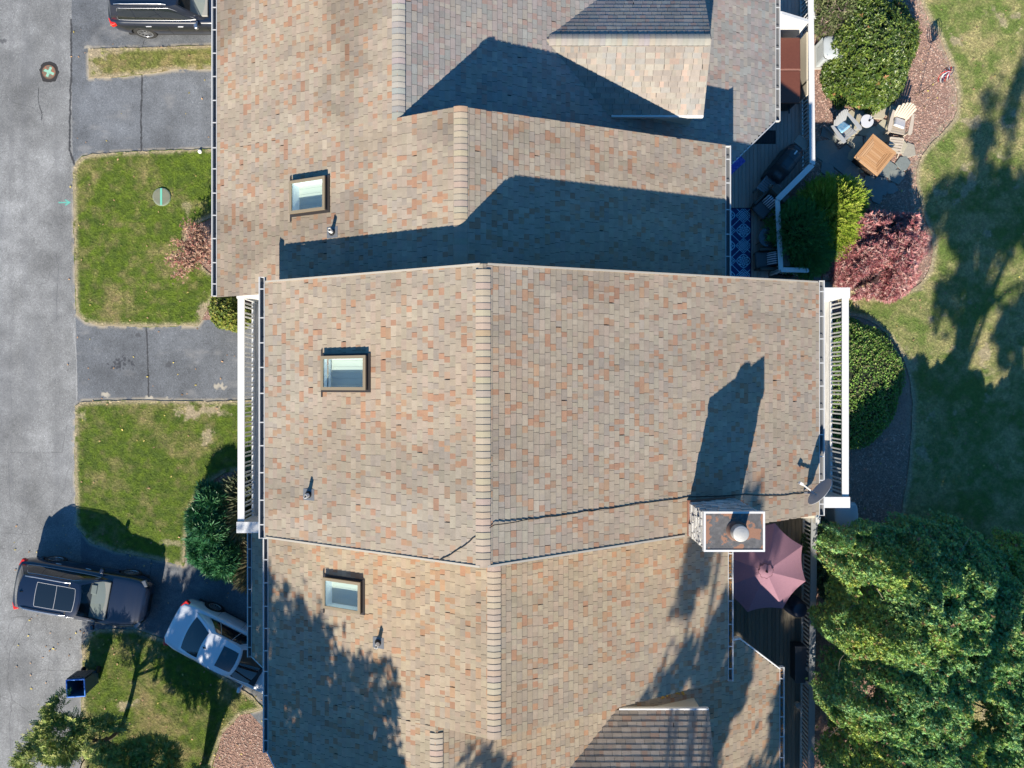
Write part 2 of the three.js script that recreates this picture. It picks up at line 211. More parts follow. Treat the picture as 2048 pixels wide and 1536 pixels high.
{
  const g = new THREE.PlaneGeometry(240, 240); g.rotateX(-PI / 2); metreUV(g, 1); const gm = mesh('ground', g, std([0.10, 0.12, 0.035], 0.95, { map: rep(grainTex, 0.7) })); gm.position.y = -0.03; gm.userData.kind = 'structure';
  sheet('mulch_bed', [[-12.5, -15], [-5.2, -15], [-5.2, 15], [-12.5, 15]], 0, 0, mulchMatF, frontBox);
  sheet('mulch_bed', [[5.2, -15], [20.9, -15], [20.9, 15], [5.2, 15]], 0, 0, mulchMatB, backBox);
  const re = []; for (let z = -15; z <= 15; z += 0.5) re.push([roadEdge(z), z]);
  sheet('road', [[-21, 15], [-21, -15], ...re], 0.004, 0, asphaltMat, frontBox);
  const far = sheet('road', [[-21, -60], [-21, 60], [-24, 60], [-24, -60]], 0.004, 0, std([0.2, 0.205, 0.215], 0.9), frontBox);
  for (const p of drivePolys) sheet('driveway', p, 0.008, 0, asphaltMat, frontBox);
  for (const [i, l] of lawns.entries()) sheet('lawn', raggedPoly(i === 4 ? smoothPoly(l, 1) : l, 0.12, i === 4 ? 0.03 : 0.035), 0.035, 0.03, i === 4 ? lawnMatB : lawnMatF, i === 4 ? backBox : frontBox);
}
// grass blades: short tufts standing on the lawns
{
  const tuft = (() => { const pos = [], nor = []; for (let k = 0; k < 5; k++) { const a = k * 1.257 + 0.3, r = 0.012, h = 0.75 + 0.25 * ((k * 7) % 3) / 2, lx = cos(a) * 0.8, lz = sin(a) * 0.8, w = 0.11; const bx = cos(a) * r * 6, bz = sin(a) * r * 6; const A = V(bx - sin(a) * w, 0, bz + cos(a) * w), B = V(bx + sin(a) * w, 0, bz - cos(a) * w), C = V(bx + lx, h, bz + lz), n = B.clone().sub(A).cross(C.clone().sub(A)).normalize(), up = n.y > 0; if (!up) n.negate(); for (const v of up ? [A, B, C] : [B, A, C]) { pos.push(v.x, v.y, v.z); nor.push(n.x, n.y, n.z); } } const g = new THREE.BufferGeometry(); g.setAttribute('position', new THREE.Float32BufferAttribute(pos, 3)); g.setAttribute('normal', new THREE.Float32BufferAttribute(nor, 3)); return g; })();
  const gm = new THREE.MeshStandardMaterial({ roughness: 0.8, side: THREE.DoubleSide });
  const spots = [], o = [0, 0, 0];
  for (const [i, l] of lawns.entries()) {
    let x0 = 99, x1 = -99, z0 = 99, z1 = -99; for (const [x, z] of l) { x0 = min(x0, x); x1 = max(x1, x); z0 = min(z0, z); z1 = max(z1, z); }
    x1 = min(x1, 18.9); z0 = max(z0, -14.2); z1 = min(z1, 14.2);
    const n = floor((x1 - x0) * (z1 - z0) * (i === 4 ? 560 : 700));
    for (let k = 0; k < n; k++) { const x = rr(x0, x1), z = rr(z0, z1); if (inside(l, x, z) && edgeDist(l, x, z) > 0.02 * rnd()) { const bare = lawnTone(x, z, o); if (rnd() > bare * 0.92) spots.push([x, z, rr(0.75, 1.5) * (o[0] > o[1] ? 1.15 : 1), ...o]); } }
  }
  const im = new THREE.InstancedMesh(tuft, gm, spots.length), q = new THREE.Quaternion(), c = new THREE.Color();
  spots.forEach(([x, z, k, r, g, b], i) => { q.setFromEuler(E(gauss() * 0.25, rnd() * 6.28, gauss() * 0.25)); const s = rr(0.045, 0.085); M4.compose(V(x, 0.034, z), q, V(s, s * rr(0.25, 0.5), s)); im.setMatrixAt(i, M4); im.setColorAt(i, c.setRGB(r * k, g * k, b * k)); });
  im.name = 'grass'; tag(im, 'short mown grass with dry blades covering all the lawns', 'grass', null, 'stuff'); im.castShadow = im.receiveShadow = true; scene.add(im);
}
// mulch chips
{
  const chip = new THREE.BoxGeometry(1, 0.22, 0.34), spots = [];
  const areas = [[10.3, 16.6, -13.9, -2.6, 520], [11.6, 14.6, 1.8, 5, 420], [10.4, 14.6, 4, 14, 120], [-11.8, -9.2, 2.8, 6.9, 260], [-11.2, -8.6, 11.6, 14, 420], [-12, -10.4, -6.3, -2.2, 300]];
  for (const [x0, x1, z0, z1, d] of areas) for (let k = 0; k < (x1 - x0) * (z1 - z0) * d; k++) { const x = rr(x0, x1), z = rr(z0, z1); if (!lawns.some((l) => inside(l, x, z)) && !drivePolys.some((l) => x < 0 && inside(l, x, z))) spots.push([x, z]); }
  const im = new THREE.InstancedMesh(chip, new THREE.MeshStandardMaterial({ roughness: 0.9 }), spots.length), q = new THREE.Quaternion(), c = new THREE.Color();
  spots.forEach(([x, z], i) => { q.setFromEuler(E(gauss() * 0.3, rnd() * 6.28, gauss() * 0.3)); const s = rr(0.025, 0.075), k = rr(0.45, 1.5), pale = rnd() < 0.14; M4.compose(V(x, 0.012, z), q, V(s, s * 0.6, s * rr(0.5, 1))); im.setMatrixAt(i, M4); im.setColorAt(i, pale ? c.setRGB(0.55, 0.44, 0.36) : c.setRGB(0.40 * k, 0.255 * k, 0.20 * k)); });
  im.name = 'mulch_chips'; tag(im, 'brown bark mulch chips covering the planting beds', 'mulch', null, 'stuff'); im.castShadow = im.receiveShadow = true; scene.add(im);
}
// a few fallen leaves
{
  const lg = new THREE.PlaneGeometry(1, 0.6), sp = []; lg.rotateX(-PI / 2);
  for (let k = 0; k < 900; k++) { const r = rnd(); const [x, z] = r < 0.3 ? [rr(-18, -8.5), rr(5, 13.8)] : r < 0.45 ? [rr(-16, -9), rr(-13, 4)] : r < 0.6 ? [rr(10.5, 16), rr(-13.5, -3)] : [rr(10.5, 18.5), rr(-13.5, 13.8)]; sp.push([x, z]); }
  const im = new THREE.InstancedMesh(lg, new THREE.MeshStandardMaterial({ roughness: 0.85, side: THREE.DoubleSide }), sp.length), q = new THREE.Quaternion(), c = new THREE.Color();
  sp.forEach(([x, z], i) => { q.setFromEuler(E(gauss() * 0.4, rnd() * 6.28, gauss() * 0.4)); const s = rr(0.035, 0.075), k = rr(0.6, 1.2); M4.compose(V(x, lawns.some((l) => inside(l, x, z)) ? 0.075 : 0.03, z), q, V(s, s, s)); im.setMatrixAt(i, M4); im.setColorAt(i, rnd() < 0.3 ? c.setRGB(0.45 * k, 0.36 * k, 0.10 * k) : c.setRGB(0.36 * k, 0.22 * k, 0.12 * k)); });
  im.name = 'fallen_leaves'; tag(im, 'scattered dry fallen leaves on lawns, beds and asphalt', 'leaves', null, 'stuff'); im.castShadow = im.receiveShadow = true; scene.add(im);
}
// patio of flagstones and the stepping path by the steps
{
  const stoneMats = [[0.40, 0.36, 0.26], [0.44, 0.40, 0.30], [0.36, 0.33, 0.27], [0.22, 0.235, 0.21], [0.19, 0.215, 0.205], [0.25, 0.25, 0.22]].map((c) => std(c, 0.9, { map: rep(grainTex, 1.3), bumpMap: rep(bumpTex, 1), bumpScale: 0.006 }));
  const patio = new THREE.Group(); patio.name = 'patio'; patio.userData.kind = 'structure'; scene.add(patio);
  const list = [[1648, 300, 25, 3], [1688, 322, 27, 4], [1668, 266, 17, 3], [1702, 349, 19, 5], [1722, 252, 20, 0], [1758, 224, 18, 1], [1712, 286, 18, 1], [1722, 221, 15, 2], [1784, 226, 15, 0], [1770, 255, 16, 1], [1792, 352, 15, 3], [1814, 300, 17, 2], [1806, 328, 14, 4], [1762, 371, 19, 4], [1742, 384, 13, 3], [1782, 378, 12, 4], [1752, 395, 12, 4], [1652, 266, 13, 4], [1740, 290, 16, 1], [1793, 290, 20, 1], [1770, 335, 20, 4], [1730, 330, 16, 0], [1708, 312, 14, 0], [1655, 338, 16, 4], [1716, 362, 14, 2], [1738, 362, 12, 5], [1620, 312, 12, 3], [1745, 268, 15, 1], [1702, 238, 15, 0], [1786, 248, 13, 2], [1765, 275, 12, 0], [1700, 262, 12, 1], [1745, 210, 13, 0]];
  for (const [u, v, r, t] of list) {
    const [cx, cz] = G(u, v), R = r * H / F, n = 5 + floor(rnd() * 3), a0 = rnd() * 6, s = new THREE.Shape();
    for (let k = 0; k < n; k++) { const a = a0 + (k + gauss() * 0.3) / n * 2 * PI, q = R * rr(0.85, 1.22); s[k ? 'lineTo' : 'moveTo'](cos(a) * q, sin(a) * q); }
    const g = new THREE.ExtrudeGeometry(s, { depth: 0.03, bevelEnabled: true, bevelSize: 0.012, bevelThickness: 0.01, bevelSegments: 1 }); g.rotateX(-PI / 2);
    const m = mesh('flagstone', g, stoneMats[t], patio); m.position.set(cx, 0.008 + rnd() * 0.012, cz);
  }
  const path = new THREE.Group(); path.name = 'stepping_path'; path.userData.kind = 'structure'; scene.add(path);
  for (const [a, b, c, d, t] of [[1597, 500, 1642, 541, 4], [1600, 545, 1641, 566, 4], [1644, 492, 1664, 528, 2], [1644, 530, 1664, 561, 2], [1644, 563, 1664, 596, 2]]) { const [x0, z0] = G(a, b), [x1, z1] = G(c, d), m = mesh('paving_slab', new RoundedBoxGeometry(x1 - x0 - 0.015, 0.06, z1 - z0 - 0.015, 1, 0.012), stoneMats[t], path); m.position.set((x0 + x1) / 2, 0.03 + rnd() * 0.006, (z0 + z1) / 2); }
}

// ---------------------------------------------------------------- townhouses
const EXPO = 0.143, TAB = 0.258;
class Acc { constructor() { this.p = []; this.n = []; this.u = []; this.c = []; }
  quad(a, b, c, d, n, uv, col) { const e1 = b.clone().sub(a), e2 = c.clone().sub(a); if (e1.cross(e2).dot(n) < 0) { [b, d] = [d, b]; uv = [uv[0], uv[3], uv[2], uv[1]]; } for (const [q, t] of [[a, uv[0]], [b, uv[1]], [c, uv[2]], [a, uv[0]], [c, uv[2]], [d, uv[3]]]) { this.p.push(q.x, q.y, q.z); this.n.push(n.x, n.y, n.z); this.u.push(t[0], t[1]); this.c.push(...col); } }
  geo() { const g = new THREE.BufferGeometry(); for (const [k, a, s] of [['position', this.p, 3], ['normal', this.n, 3], ['uv', this.u, 2], ['color', this.c, 3]]) g.setAttribute(k, new THREE.Float32BufferAttribute(a, s)); return g; } }
const tones = { // real-world shingle colours, linear
  tan: [[0.378, 0.307, 0.224], [0.392, 0.322, 0.24], [0.366, 0.30, 0.224], [0.388, 0.307, 0.234], [0.38, 0.296, 0.228], [0.356, 0.292, 0.224], [0.37, 0.312, 0.228], [0.392, 0.326, 0.244], [0.342, 0.284, 0.226]],
  terra: [[0.385, 0.218, 0.135], [0.39, 0.228, 0.138], [0.37, 0.212, 0.135], [0.37, 0.245, 0.16], [0.38, 0.262, 0.18], [0.385, 0.25, 0.155]],
  grey: [[0.35, 0.315, 0.27], [0.31, 0.29, 0.262], [0.29, 0.275, 0.257], [0.37, 0.335, 0.285], [0.35, 0.31, 0.28], [0.33, 0.285, 0.265], [0.31, 0.31, 0.285]],
  greyRed: [[0.34, 0.265, 0.235], [0.35, 0.25, 0.21], [0.33, 0.265, 0.24]],
  brown: [[0.33, 0.265, 0.20], [0.38, 0.305, 0.235], [0.30, 0.25, 0.20], [0.40, 0.325, 0.25]], brownRed: [[0.39, 0.25, 0.17], [0.36, 0.265, 0.20]],
  pale: [[0.30, 0.275, 0.235], [0.325, 0.305, 0.265], [0.29, 0.26, 0.232], [0.285, 0.275, 0.255], [0.31, 0.275, 0.24]], paleRed: [[0.36, 0.28, 0.235], [0.35, 0.295, 0.245]],
};
const warm = (c) => [c[0] * 1.01, c[1] * 0.985, c[2] * 0.92];
const redOf = (mode) => mode === 'A' ? tones.greyRed : mode === 'P' ? tones.paleRed : mode === 'N' ? tones.brownRed : tones.terra;
const baseOf = (mode) => mode === 'A' ? tones.grey : mode === 'P' ? tones.pale : mode === 'N' ? tones.brown : tones.tan;
const toneOf = (mode) => mode === 'A' ? (rnd() < 0.12 ? pick(tones.greyRed) : pick(tones.grey)) : mode === 'P' ? (rnd() < 0.25 ? pick(tones.paleRed) : pick(tones.pale)) : mode === 'N' ? (rnd() < 0.15 ? pick(tones.brownRed) : pick(tones.brown)) : rnd() < 0.145 ? pick(tones.terra) : pick(tones.tan);
// a roof slope: O at the ridge, S down the slope, T along the courses; t0(s), t1(s) its ends; holes cut for skylights
function makeSlope(o) { const N = o.S.clone().cross(o.T).normalize(); if (N.y < 0) N.negate(); o.N = N; o.at = (s, t, n = 0) => o.O.clone().addScaledVector(o.S, s).addScaledVector(o.T, t).addScaledVector(N, n); o.holes ??= []; return o; }
function shinglePiece(acc, sl, sTop, sBot, ta, tb, lift, col) {
  const a = sl.at(sTop, ta, 0.004 + lift), b = sl.at(sTop, tb, 0.004 + lift), c = sl.at(sBot, tb, 0.021 + lift), d = sl.at(sBot, ta, 0.021 + lift), c0 = sl.at(sBot, tb, 0), d0 = sl.at(sBot, ta, 0), a0 = sl.at(sTop, ta, -0.004), b0 = sl.at(sTop, tb, -0.004);
  const T = sl.T, nT = T.clone().negate();
  acc.quad(a, d, c, b, sl.N, [[ta, sTop], [ta, sBot], [tb, sBot], [tb, sTop]], col);
  const dk = col.map((x) => x * 0.4);                               // the cut edge shows the dark asphalt core
  acc.quad(d, d0, c0, c, sl.S, [[ta, sBot], [ta, sBot + 0.01], [tb, sBot + 0.01], [tb, sBot]], dk);
  acc.quad(a, a0, d0, d, nT, [[sTop, 0], [sTop, 0.01], [sBot, 0.01], [sBot, 0]], dk);
  acc.quad(b, c, c0, b0, T, [[sTop, 0], [sBot, 0], [sBot, 0.01], [sTop, 0.01]], dk);
}
function cutSpans(a, b, s, holes) { let sp = [[a, b]]; for (const h of holes) if (s > h.s0 && s < h.s1) sp = sp.flatMap(([x, y]) => (h.t1 <= x || h.t0 >= y ? [[x, y]] : [[x, h.t0], [h.t1, y]].filter(([p, q]) => q - p > 0.01))); return sp; }
function shingles(sl, out, deck, mode) {
  const n = Math.ceil(sl.smax / EXPO);
  for (let k = 0; k < n; k++) {
    const sBot = sl.smax - k * EXPO + 0.02, sTop = max(0.0, sBot - EXPO - 0.035), sm = clamp(sBot - EXPO / 2, 0.01, sl.smax);
    const a = sl.t0(sm), b = sl.t1(sm); if (b - a < 0.05) continue;
    for (const [x, y] of cutSpans(a, b, sm, sl.holes)) {
      const q0 = sl.at(max(0, sBot - EXPO), x, -0.012), q1 = sl.at(max(0, sBot - EXPO), y, -0.012), q2 = sl.at(sBot - 0.01, y, -0.012), q3 = sl.at(sBot - 0.01, x, -0.012);
      deck.quad(q0, q3, q2, q1, sl.N, [[x, 0], [x, 1], [y, 1], [y, 0]], [1, 1, 1]);
      let t = x - rnd() * TAB; const wav = (tt) => 0.004 * (noise(tt * 3, k * 7.7) - 0.5);
      while (t < y) {
        const w = TAB * rr(0.94, 1.06), pr = mode === 'B' ? 0.2 : mode === 'A' ? 0.22 : 0.27; let parts = [w], kind = [0]; const r0 = rnd(); if (r0 < pr) { const f = rr(0.42, 0.64), g = pick([0, 0, 1 - f, rr(0, 1 - f)]); parts = [w * g, w * f, w * (1 - f - g)]; kind = [0, 1, 0]; } else if (r0 < pr + 0.03) kind = [1]; else if (r0 < pr + 0.33) { const f = rr(0.35, 0.65); parts = [w * f, w * (1 - f)]; kind = [0, 0]; } const tabTone = pick(baseOf(mode));
        let s = t; const lift = rnd() * 0.003;
        for (let i = 0; i < parts.length; i++) {
          const gap = i === parts.length - 1 ? 0.008 : 0, ta = max(x, s), tb = min(y, s + parts[i] - gap); s += parts[i];
          if (tb - ta < 0.02) continue;
          let col = kind[i] ? pick(redOf(mode)) : i && rnd() < 0.6 ? pick(baseOf(mode)) : tabTone; if (mode === 'W') col = warm(col); const tm = (ta + tb) / 2, pos = sl.at(sm, tm), wx = fbm(pos.x * 0.5 + 5, pos.z * 0.5, 4), wy = fbm(pos.x * 2.6 + pos.y, pos.z * 2.6 + 30, 3), kk = rr(0.91, 1.07) * (0.88 + 0.24 * wy) * (sl.dirt ? 1 - sl.dirt * sstep(0.5, 0.72, wx) : 1);
          const drift = 0.14 * (fbm(pos.x * 0.33 + 70, pos.z * 0.33 + 11, 3) - 0.5), streak = 1 - 0.10 * sstep(0.55, 0.8, noise(tm * 2.3 + 9, sm * 0.35)); const acc = new Acc(); shinglePiece(acc, sl, sTop, sBot + wav(tm) + gauss() * 0.0015, ta, tb, lift, [col[0] * kk * streak * (1 + drift), col[1] * kk * streak, col[2] * kk * streak * (1 - drift)]);
          out.push({ acc, near: hypot(pos.x, pos.z) < 200 ? (H - pos.y) / max(0.05, tb - ta) * (abs(pos.z) / (H - pos.y) > 0.53 || abs(pos.x) / (H - pos.y) > 0.7 ? 9 : 1) : 1e9 });
        }
        t += w;
      }
    }
  }
}
function ridgeCaps(parent, at, along, len, sDir1, sDir2, mode, half = 0.18) { // overlapping bent cap shingles along a ridge
  const n = floor(len / 0.147);
  for (let k = 0; k < n; k++) {
    const g0 = [], cols = (rnd() < 0.06 ? pick(redOf(mode)).map((c, i) => mix(c, baseOf(mode)[0][i], 0.5)) : pick(baseOf(mode))).map((c) => c * rr(0.96, 1.05)), A = new Acc(), ribs = 8, up = V(0, 1, 0), pt = (i, e, th) => {
      const f = i / ribs * 2 - 1, d = f < 0 ? sDir1 : sDir2, a = abs(f) * half, soft = 0.03 * (1 - abs(f)) ** 2; // rounded over the crest
      return at.clone().addScaledVector(along, k * 0.147 + (e ? 0.165 : -0.012)).addScaledVector(d, a).addScaledVector(up, th + (e ? 0.05 : 0.036) - soft); };
    for (let i = 0; i < ribs; i++) {
      const a = pt(i, 0, 0), b = pt(i + 1, 0, 0), c = pt(i + 1, 1, 0), d = pt(i, 1, 0), nn = b.clone().sub(a).cross(d.clone().sub(a)).normalize(); if (nn.y < 0) nn.negate();
      A.quad(a, b, c, d, nn, [[i * 0.04, 0], [i * 0.04 + 0.04, 0], [i * 0.04 + 0.04, 0.17], [i * 0.04, 0.17]], cols);
      A.quad(d, c, pt(i + 1, 1, -0.014), pt(i, 1, -0.014), along, [[0, 0], [0, 0], [0, 0], [0, 0]], cols.map((x) => x * 0.4));
    }
    for (const i of [0, ribs]) A.quad(pt(i, 0, 0), pt(i, 1, 0), pt(i, 1, -0.045), pt(i, 0, -0.03), i ? sDir2 : sDir1, [[0, 0], [0, 0], [0, 0], [0, 0]], cols.map((x) => x * 0.4));
    mesh('ridge_cap', toLocal(A.geo(), parent), M.shingle, parent);
  }
}
function gutter(house, a, b, out) { // open white channel from a to b, OUT the side away from the roof; straps across it
  const dir = b.clone().sub(a), L = dir.length(); dir.normalize(); const m = new MB(), mid = a.clone().add(b).multiplyScalar(0.5), w = 0.115;
  const put = (g, o, y) => m.add(place(g, mid.x + out.x * o, mid.y + y, mid.z + out.z * o, 0, atan2(dir.x, dir.z), 0));
  put(new THREE.BoxGeometry(0.012, 0.12, L), w, 0); put(new THREE.BoxGeometry(0.03, 0.014, L), w - 0.002, 0.065); put(new THREE.BoxGeometry(0.016, 0.13, L), -0.012, -0.005); put(new THREE.BoxGeometry(w + 0.03, 0.012, L), w / 2, -0.066);
  for (const e of [-1, 1]) m.add(place(new THREE.BoxGeometry(w + 0.03, 0.125, 0.012), mid.x + out.x * w / 2 + dir.x * e * (L / 2 - 0.007), mid.y, mid.z + out.z * w / 2 + dir.z * e * (L / 2 - 0.007), 0, atan2(dir.x, dir.z), 0));
  const g = m.build('gutter', M.gutter, house, true);
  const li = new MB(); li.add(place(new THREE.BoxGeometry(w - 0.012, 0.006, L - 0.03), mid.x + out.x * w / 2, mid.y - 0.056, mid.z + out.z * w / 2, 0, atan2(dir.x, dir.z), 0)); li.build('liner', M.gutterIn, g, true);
  const sg = new THREE.BoxGeometry(w, 0.008, 0.028), n = floor(L / 0.62);
  for (let k = 0; k < n; k++) { const s = mesh('strap', sg, M.gutter, g), q = a.clone().addScaledVector(dir, (k + 0.5 + gauss() * 0.06) * L / n).addScaledVector(out, w / 2); q.y += 0.062; s.position.copy(house.worldToLocal(q)); s.rotation.y = atan2(dir.x, dir.z); }
  return g;
}
function gableWall(house, prof, z0, z1, mat = M.siding) { // solid walls under a pitched roof, profile in x, y
  const s = new THREE.Shape(prof.map(([x, y]) => new THREE.Vector2(x, y))), g = new THREE.ExtrudeGeometry(s, { depth: z1 - z0, bevelEnabled: false }); g.translate(0, 0, z0); metreUV(g, 1);
  return mesh('wall', toLocal(g, house), mat, house);
}
function finishRoof(house, slopes, caps) {
  const deck = new Acc(), out = []; for (const [sl, mode] of slopes) shingles(sl, out, deck, mode);
  const dg = deck.geo(); dg.deleteAttribute('color'); const roof = mesh('roof', toLocal(dg, house), M.felt, house); M.felt.side = THREE.DoubleSide;
  out.sort((a, b) => a.near - b.near);
  for (const o of out.slice(0, 300)) mesh('shingle', toLocal(o.acc.geo(), house), M.shingle, roof);
  const big = new Acc(); for (const o of out.slice(300)) for (const k of ['p', 'n', 'u', 'c']) { const d = big[k], s = o.acc[k]; for (let i = 0; i < s.length; i++) d.push(s[i]); }
  mesh('shingles', toLocal(big.geo(), house), M.shingle, roof).userData.kind = 'stuff';
  for (const c of caps) ridgeCaps(roof, ...c);
  return roof;
}
const PM = 0.4697, pc = 1 / sqrt(1 + PM * PM), ps = PM * pc;
// main slopes run along world z; E: eave x, X: ridge x, D: ridge distance below the camera
const mainSlope = (X, D, Ex, m, t0, t1, more = {}) => { const c = 1 / sqrt(1 + m * m), sg = Math.sign(Ex - X), smax = abs(Ex - X) / c; const xs = (s) => X + sg * s * c; return makeSlope({ O: V(X, H - D, 0), S: V(sg * c, -m * c, 0), T: V(0, 0, 1), smax, t0: (s) => t0(xs(s), s / smax), t1: (s) => t1(xs(s), s / smax), m, X, D, sg, ...more }); };
const yOn = (sl, x) => H - sl.D - sl.m * abs(x - sl.X);
const onPix = (sl, u, v, n = 0) => { const k = (u - 1024) / F, D = (sl.D - sl.sg * sl.m * sl.X) / (1 - sl.sg * sl.m * k), x = k * D; const s = abs(x - sl.X) * sqrt(1 + sl.m * sl.m), t = (v - 768) * D / F; return { s, t, p: sl.at(s, t, n) }; };

const glassDark = new THREE.MeshPhysicalMaterial({ color: lin(0.01, 0.014, 0.018), roughness: 0.06, clearcoat: 1, clearcoatRoughness: 0.03 });
const shaftMat = std([0.84, 0.85, 0.85], 0.8);
function skylight(house, sl, c, w, h, fc = 0.62) { // c: centre {s,t}; w along the slope, h along the courses
  const holder = new THREE.Group(); holder.name = 'skylight'; house.add(holder);
  const B = new THREE.Matrix4().makeBasis(sl.S, sl.N, sl.S.clone().cross(sl.N)); const sgn = sl.S.clone().cross(sl.N).dot(sl.T);
  const q = sl.at(c.s, c.t, 0); holder.position.copy(house.worldToLocal(q)); holder.quaternion.setFromRotationMatrix(B);
  const fr = (mat, name, W, Hh, t, y, hh) => { const m = new MB(); m.box(W, hh, t, 0, y, Hh / 2 - t / 2).box(W, hh, t, 0, y, -Hh / 2 + t / 2).box(t, hh, Hh - 2 * t, W / 2 - t / 2, y, 0).box(t, hh, Hh - 2 * t, -W / 2 + t / 2, y, 0); return m.build(name, mat, holder); };
  fr(M.darkBronze, 'flashing', w + 0.12, h + 0.12, 0.065, 0.025, 0.04); fr(M.darkBronze, 'curb', w, h, 0.05, 0.07, 0.15);
  fr(M.bronze, 'frame', w + 0.02, h + 0.02, 0.075, 0.155, 0.035);
  const ap = new MB(); ap.box(0.04, 0.016, h + 0.36, w / 2 + 0.085, 0.033, 0); ap.build('apron', M.darkBronze, holder);
  const p = new MB(); p.box(w - 0.12, 0.008, h - 0.12, 0, 0.158, 0); p.build('pane', M.glassPane, holder);
  const sh = new MB(), d = 0.75, W = w - 0.1, K = h - 0.1; sh.box(W, d, 0.02, 0, -d / 2 + 0.13, K / 2).box(W, d, 0.02, 0, -d / 2 + 0.13, -K / 2).box(0.02, d, K, W / 2, -d / 2 + 0.13, 0).box(0.02, d, K, -W / 2, -d / 2 + 0.13, 0); sh.build('shaft', shaftMat, holder);
  const fl = new MB(); fl.box(W, 0.02, K, 0, -d + 0.14, 0); fl.build('shaft_floor', std([fc * 0.85, fc * 0.96, fc], 0.5), holder);
  return holder;
}
const holeAt = (c, w, h) => ({ s0: c.s - w / 2, s1: c.s + w / 2, t0: c.t - h / 2, t1: c.t + h / 2 });
function ventPipe(house, sl, u, v, hgt = 0.34) {
  const q = onPix(sl, u, v), g = new THREE.Group(); g.name = 'vent_pipe'; house.add(g); g.position.copy(house.worldToLocal(sl.at(q.s, q.t, 0)));
  const m = new MB(); const tilt = sl.sg * atan2(sl.m, 1); m.add(place(new THREE.BoxGeometry(0.34, 0.012, 0.28), 0, 0.022, 0, 0, 0, -tilt)); m.build('flashing', M.lead, g);
  const b = new MB(); b.add(new THREE.CylinderGeometry(0.06, 0.10, 0.14, 14).translate(0, 0.06, 0)); b.build('boot', M.black, g);
  const prof = [[0.037, 0], [0.037, hgt], [0.05, hgt], [0.05, -0.02]].map(([x, y]) => new THREE.Vector2(x, y)); const c = new MB(); c.add(new THREE.LatheGeometry(prof, 16)); c.build('pipe', M.pvc.clone(), g).material.side = THREE.DoubleSide;
}
function balcony(house, xr, xw, z0, z1, fy, side) { // rail line xr, wall xw, floor height fy; side -1 street, +1 garden
  const g = new THREE.Group(); g.name = 'balcony'; house.add(g); const L = z1 - z0, zm = (z0 + z1) / 2, ry = fy + 1.05;
  const W = (m, n, mt) => m.build(n, mt, g, true);
  W(new MB().box(abs(xr - xw), 0.22, L + 0.5, (xr + xw) / 2, fy - 0.11, zm), 'floor', std([0.50, 0.49, 0.47], 0.7, { map: rep(woodTex, 1, 3) }));
  W(new MB().box(0.03, 0.30, L + 0.44, xr + side * 0.016, fy - 0.16, zm), 'fascia', M.white);
  W(new MB().rbox(0.20, 0.045, L, 0.01, xr, ry, zm).box(0.05, 0.08, L, xr, ry - 0.06, zm), 'top_rail', M.white);
  W(new MB().box(0.06, 0.05, L, xr, fy + 0.1, zm), 'bottom_rail', M.white);
  const bg = new THREE.BoxGeometry(0.04, 0.88, 0.04), n = Math.round(L / 0.30);
  for (let k = 0; k < n; k++) for (const d of [-0.055, 0.055]) { const b = mesh('baluster', bg, M.white, g); b.position.copy(house.worldToLocal(V(xr, fy + 0.56, z0 + (k + 0.5) * L / n + d))); }
  for (const [e, z] of [[-1, z0], [1, z1]]) { // solid end walls with a wide cap
    const x0 = xr + side * 0.08, m = new MB(); m.box(abs(x0 - xw), 1.3, 0.22, (x0 + xw) / 2, fy + 0.40, z + e * 0.14); const w = m.build('end_wall', M.trim, g, true);
    new MB().box(abs(x0 - xw) + 0.06, 0.05, 0.32, (x0 + xw) / 2, fy + 1.1, z + e * 0.16).build('end_cap', M.white, w, true);
  }
  return g;
}

// ---- north house: wing A with dormer, block B -----------------------------------------------------------
const dormerValley = (q) => (s, y0, tq) => 0;
function dormerSlope(X1, Dr, Zr, dz, plane, q, smax) { // ridge along x from the main slope to X1; runs down towards dz
  const c = 1 / sqrt(1 + q * q); return makeSlope({ O: V(0, H - Dr, Zr), S: V(0, -q * c, dz * c), T: V(1, 0, 0), smax, t0: (s) => (Dr + s * q * c - plane.b) / plane.m - 0.06, t1: () => X1, m: q });
}
function dormerBody(house, X1, Dr, Zr, half, q, plane, name) {
  const y0 = H - Dr - 0.06, ye = y0 - q * half * 0.94, zb = half * 0.94, xe = X1 - 0.14, s = new THREE.Shape([[-zb, H - plane.b - plane.m * xe - 0.3], [-zb, ye], [0, y0], [zb, ye], [zb, H - plane.b - plane.m * xe - 0.3]].map(([a, b]) => new THREE.Vector2(a, b)));
  const x0 = (Dr - plane.b) / plane.m + 0.3, g = new THREE.ExtrudeGeometry(s, { depth: xe - x0, bevelEnabled: false }); g.rotateY(PI / 2); g.translate(x0, 0, Zr); metreUV(g, 1);
  const w = mesh('dormer', toLocal(g, house), M.siding, house);
  const t = new MB(), dEave = Dr + q * half, xv = (dEave - plane.b) / plane.m; // eave fascia boards and rake boards
  for (const e of [-1, 1]) { t.box(X1 - xv - 0.1, 0.12, 0.075, (X1 + xv) / 2 + 0.05, H - dEave - 0.05, Zr + e * (half + 0.034)); t.bar(V(X1 - 0.03, H - Dr - 0.09, Zr), V(X1 - 0.03, H - dEave - 0.09, Zr + e * half), 0.03, 0.14); }
  t.build('trim', M.white, w, true);
}
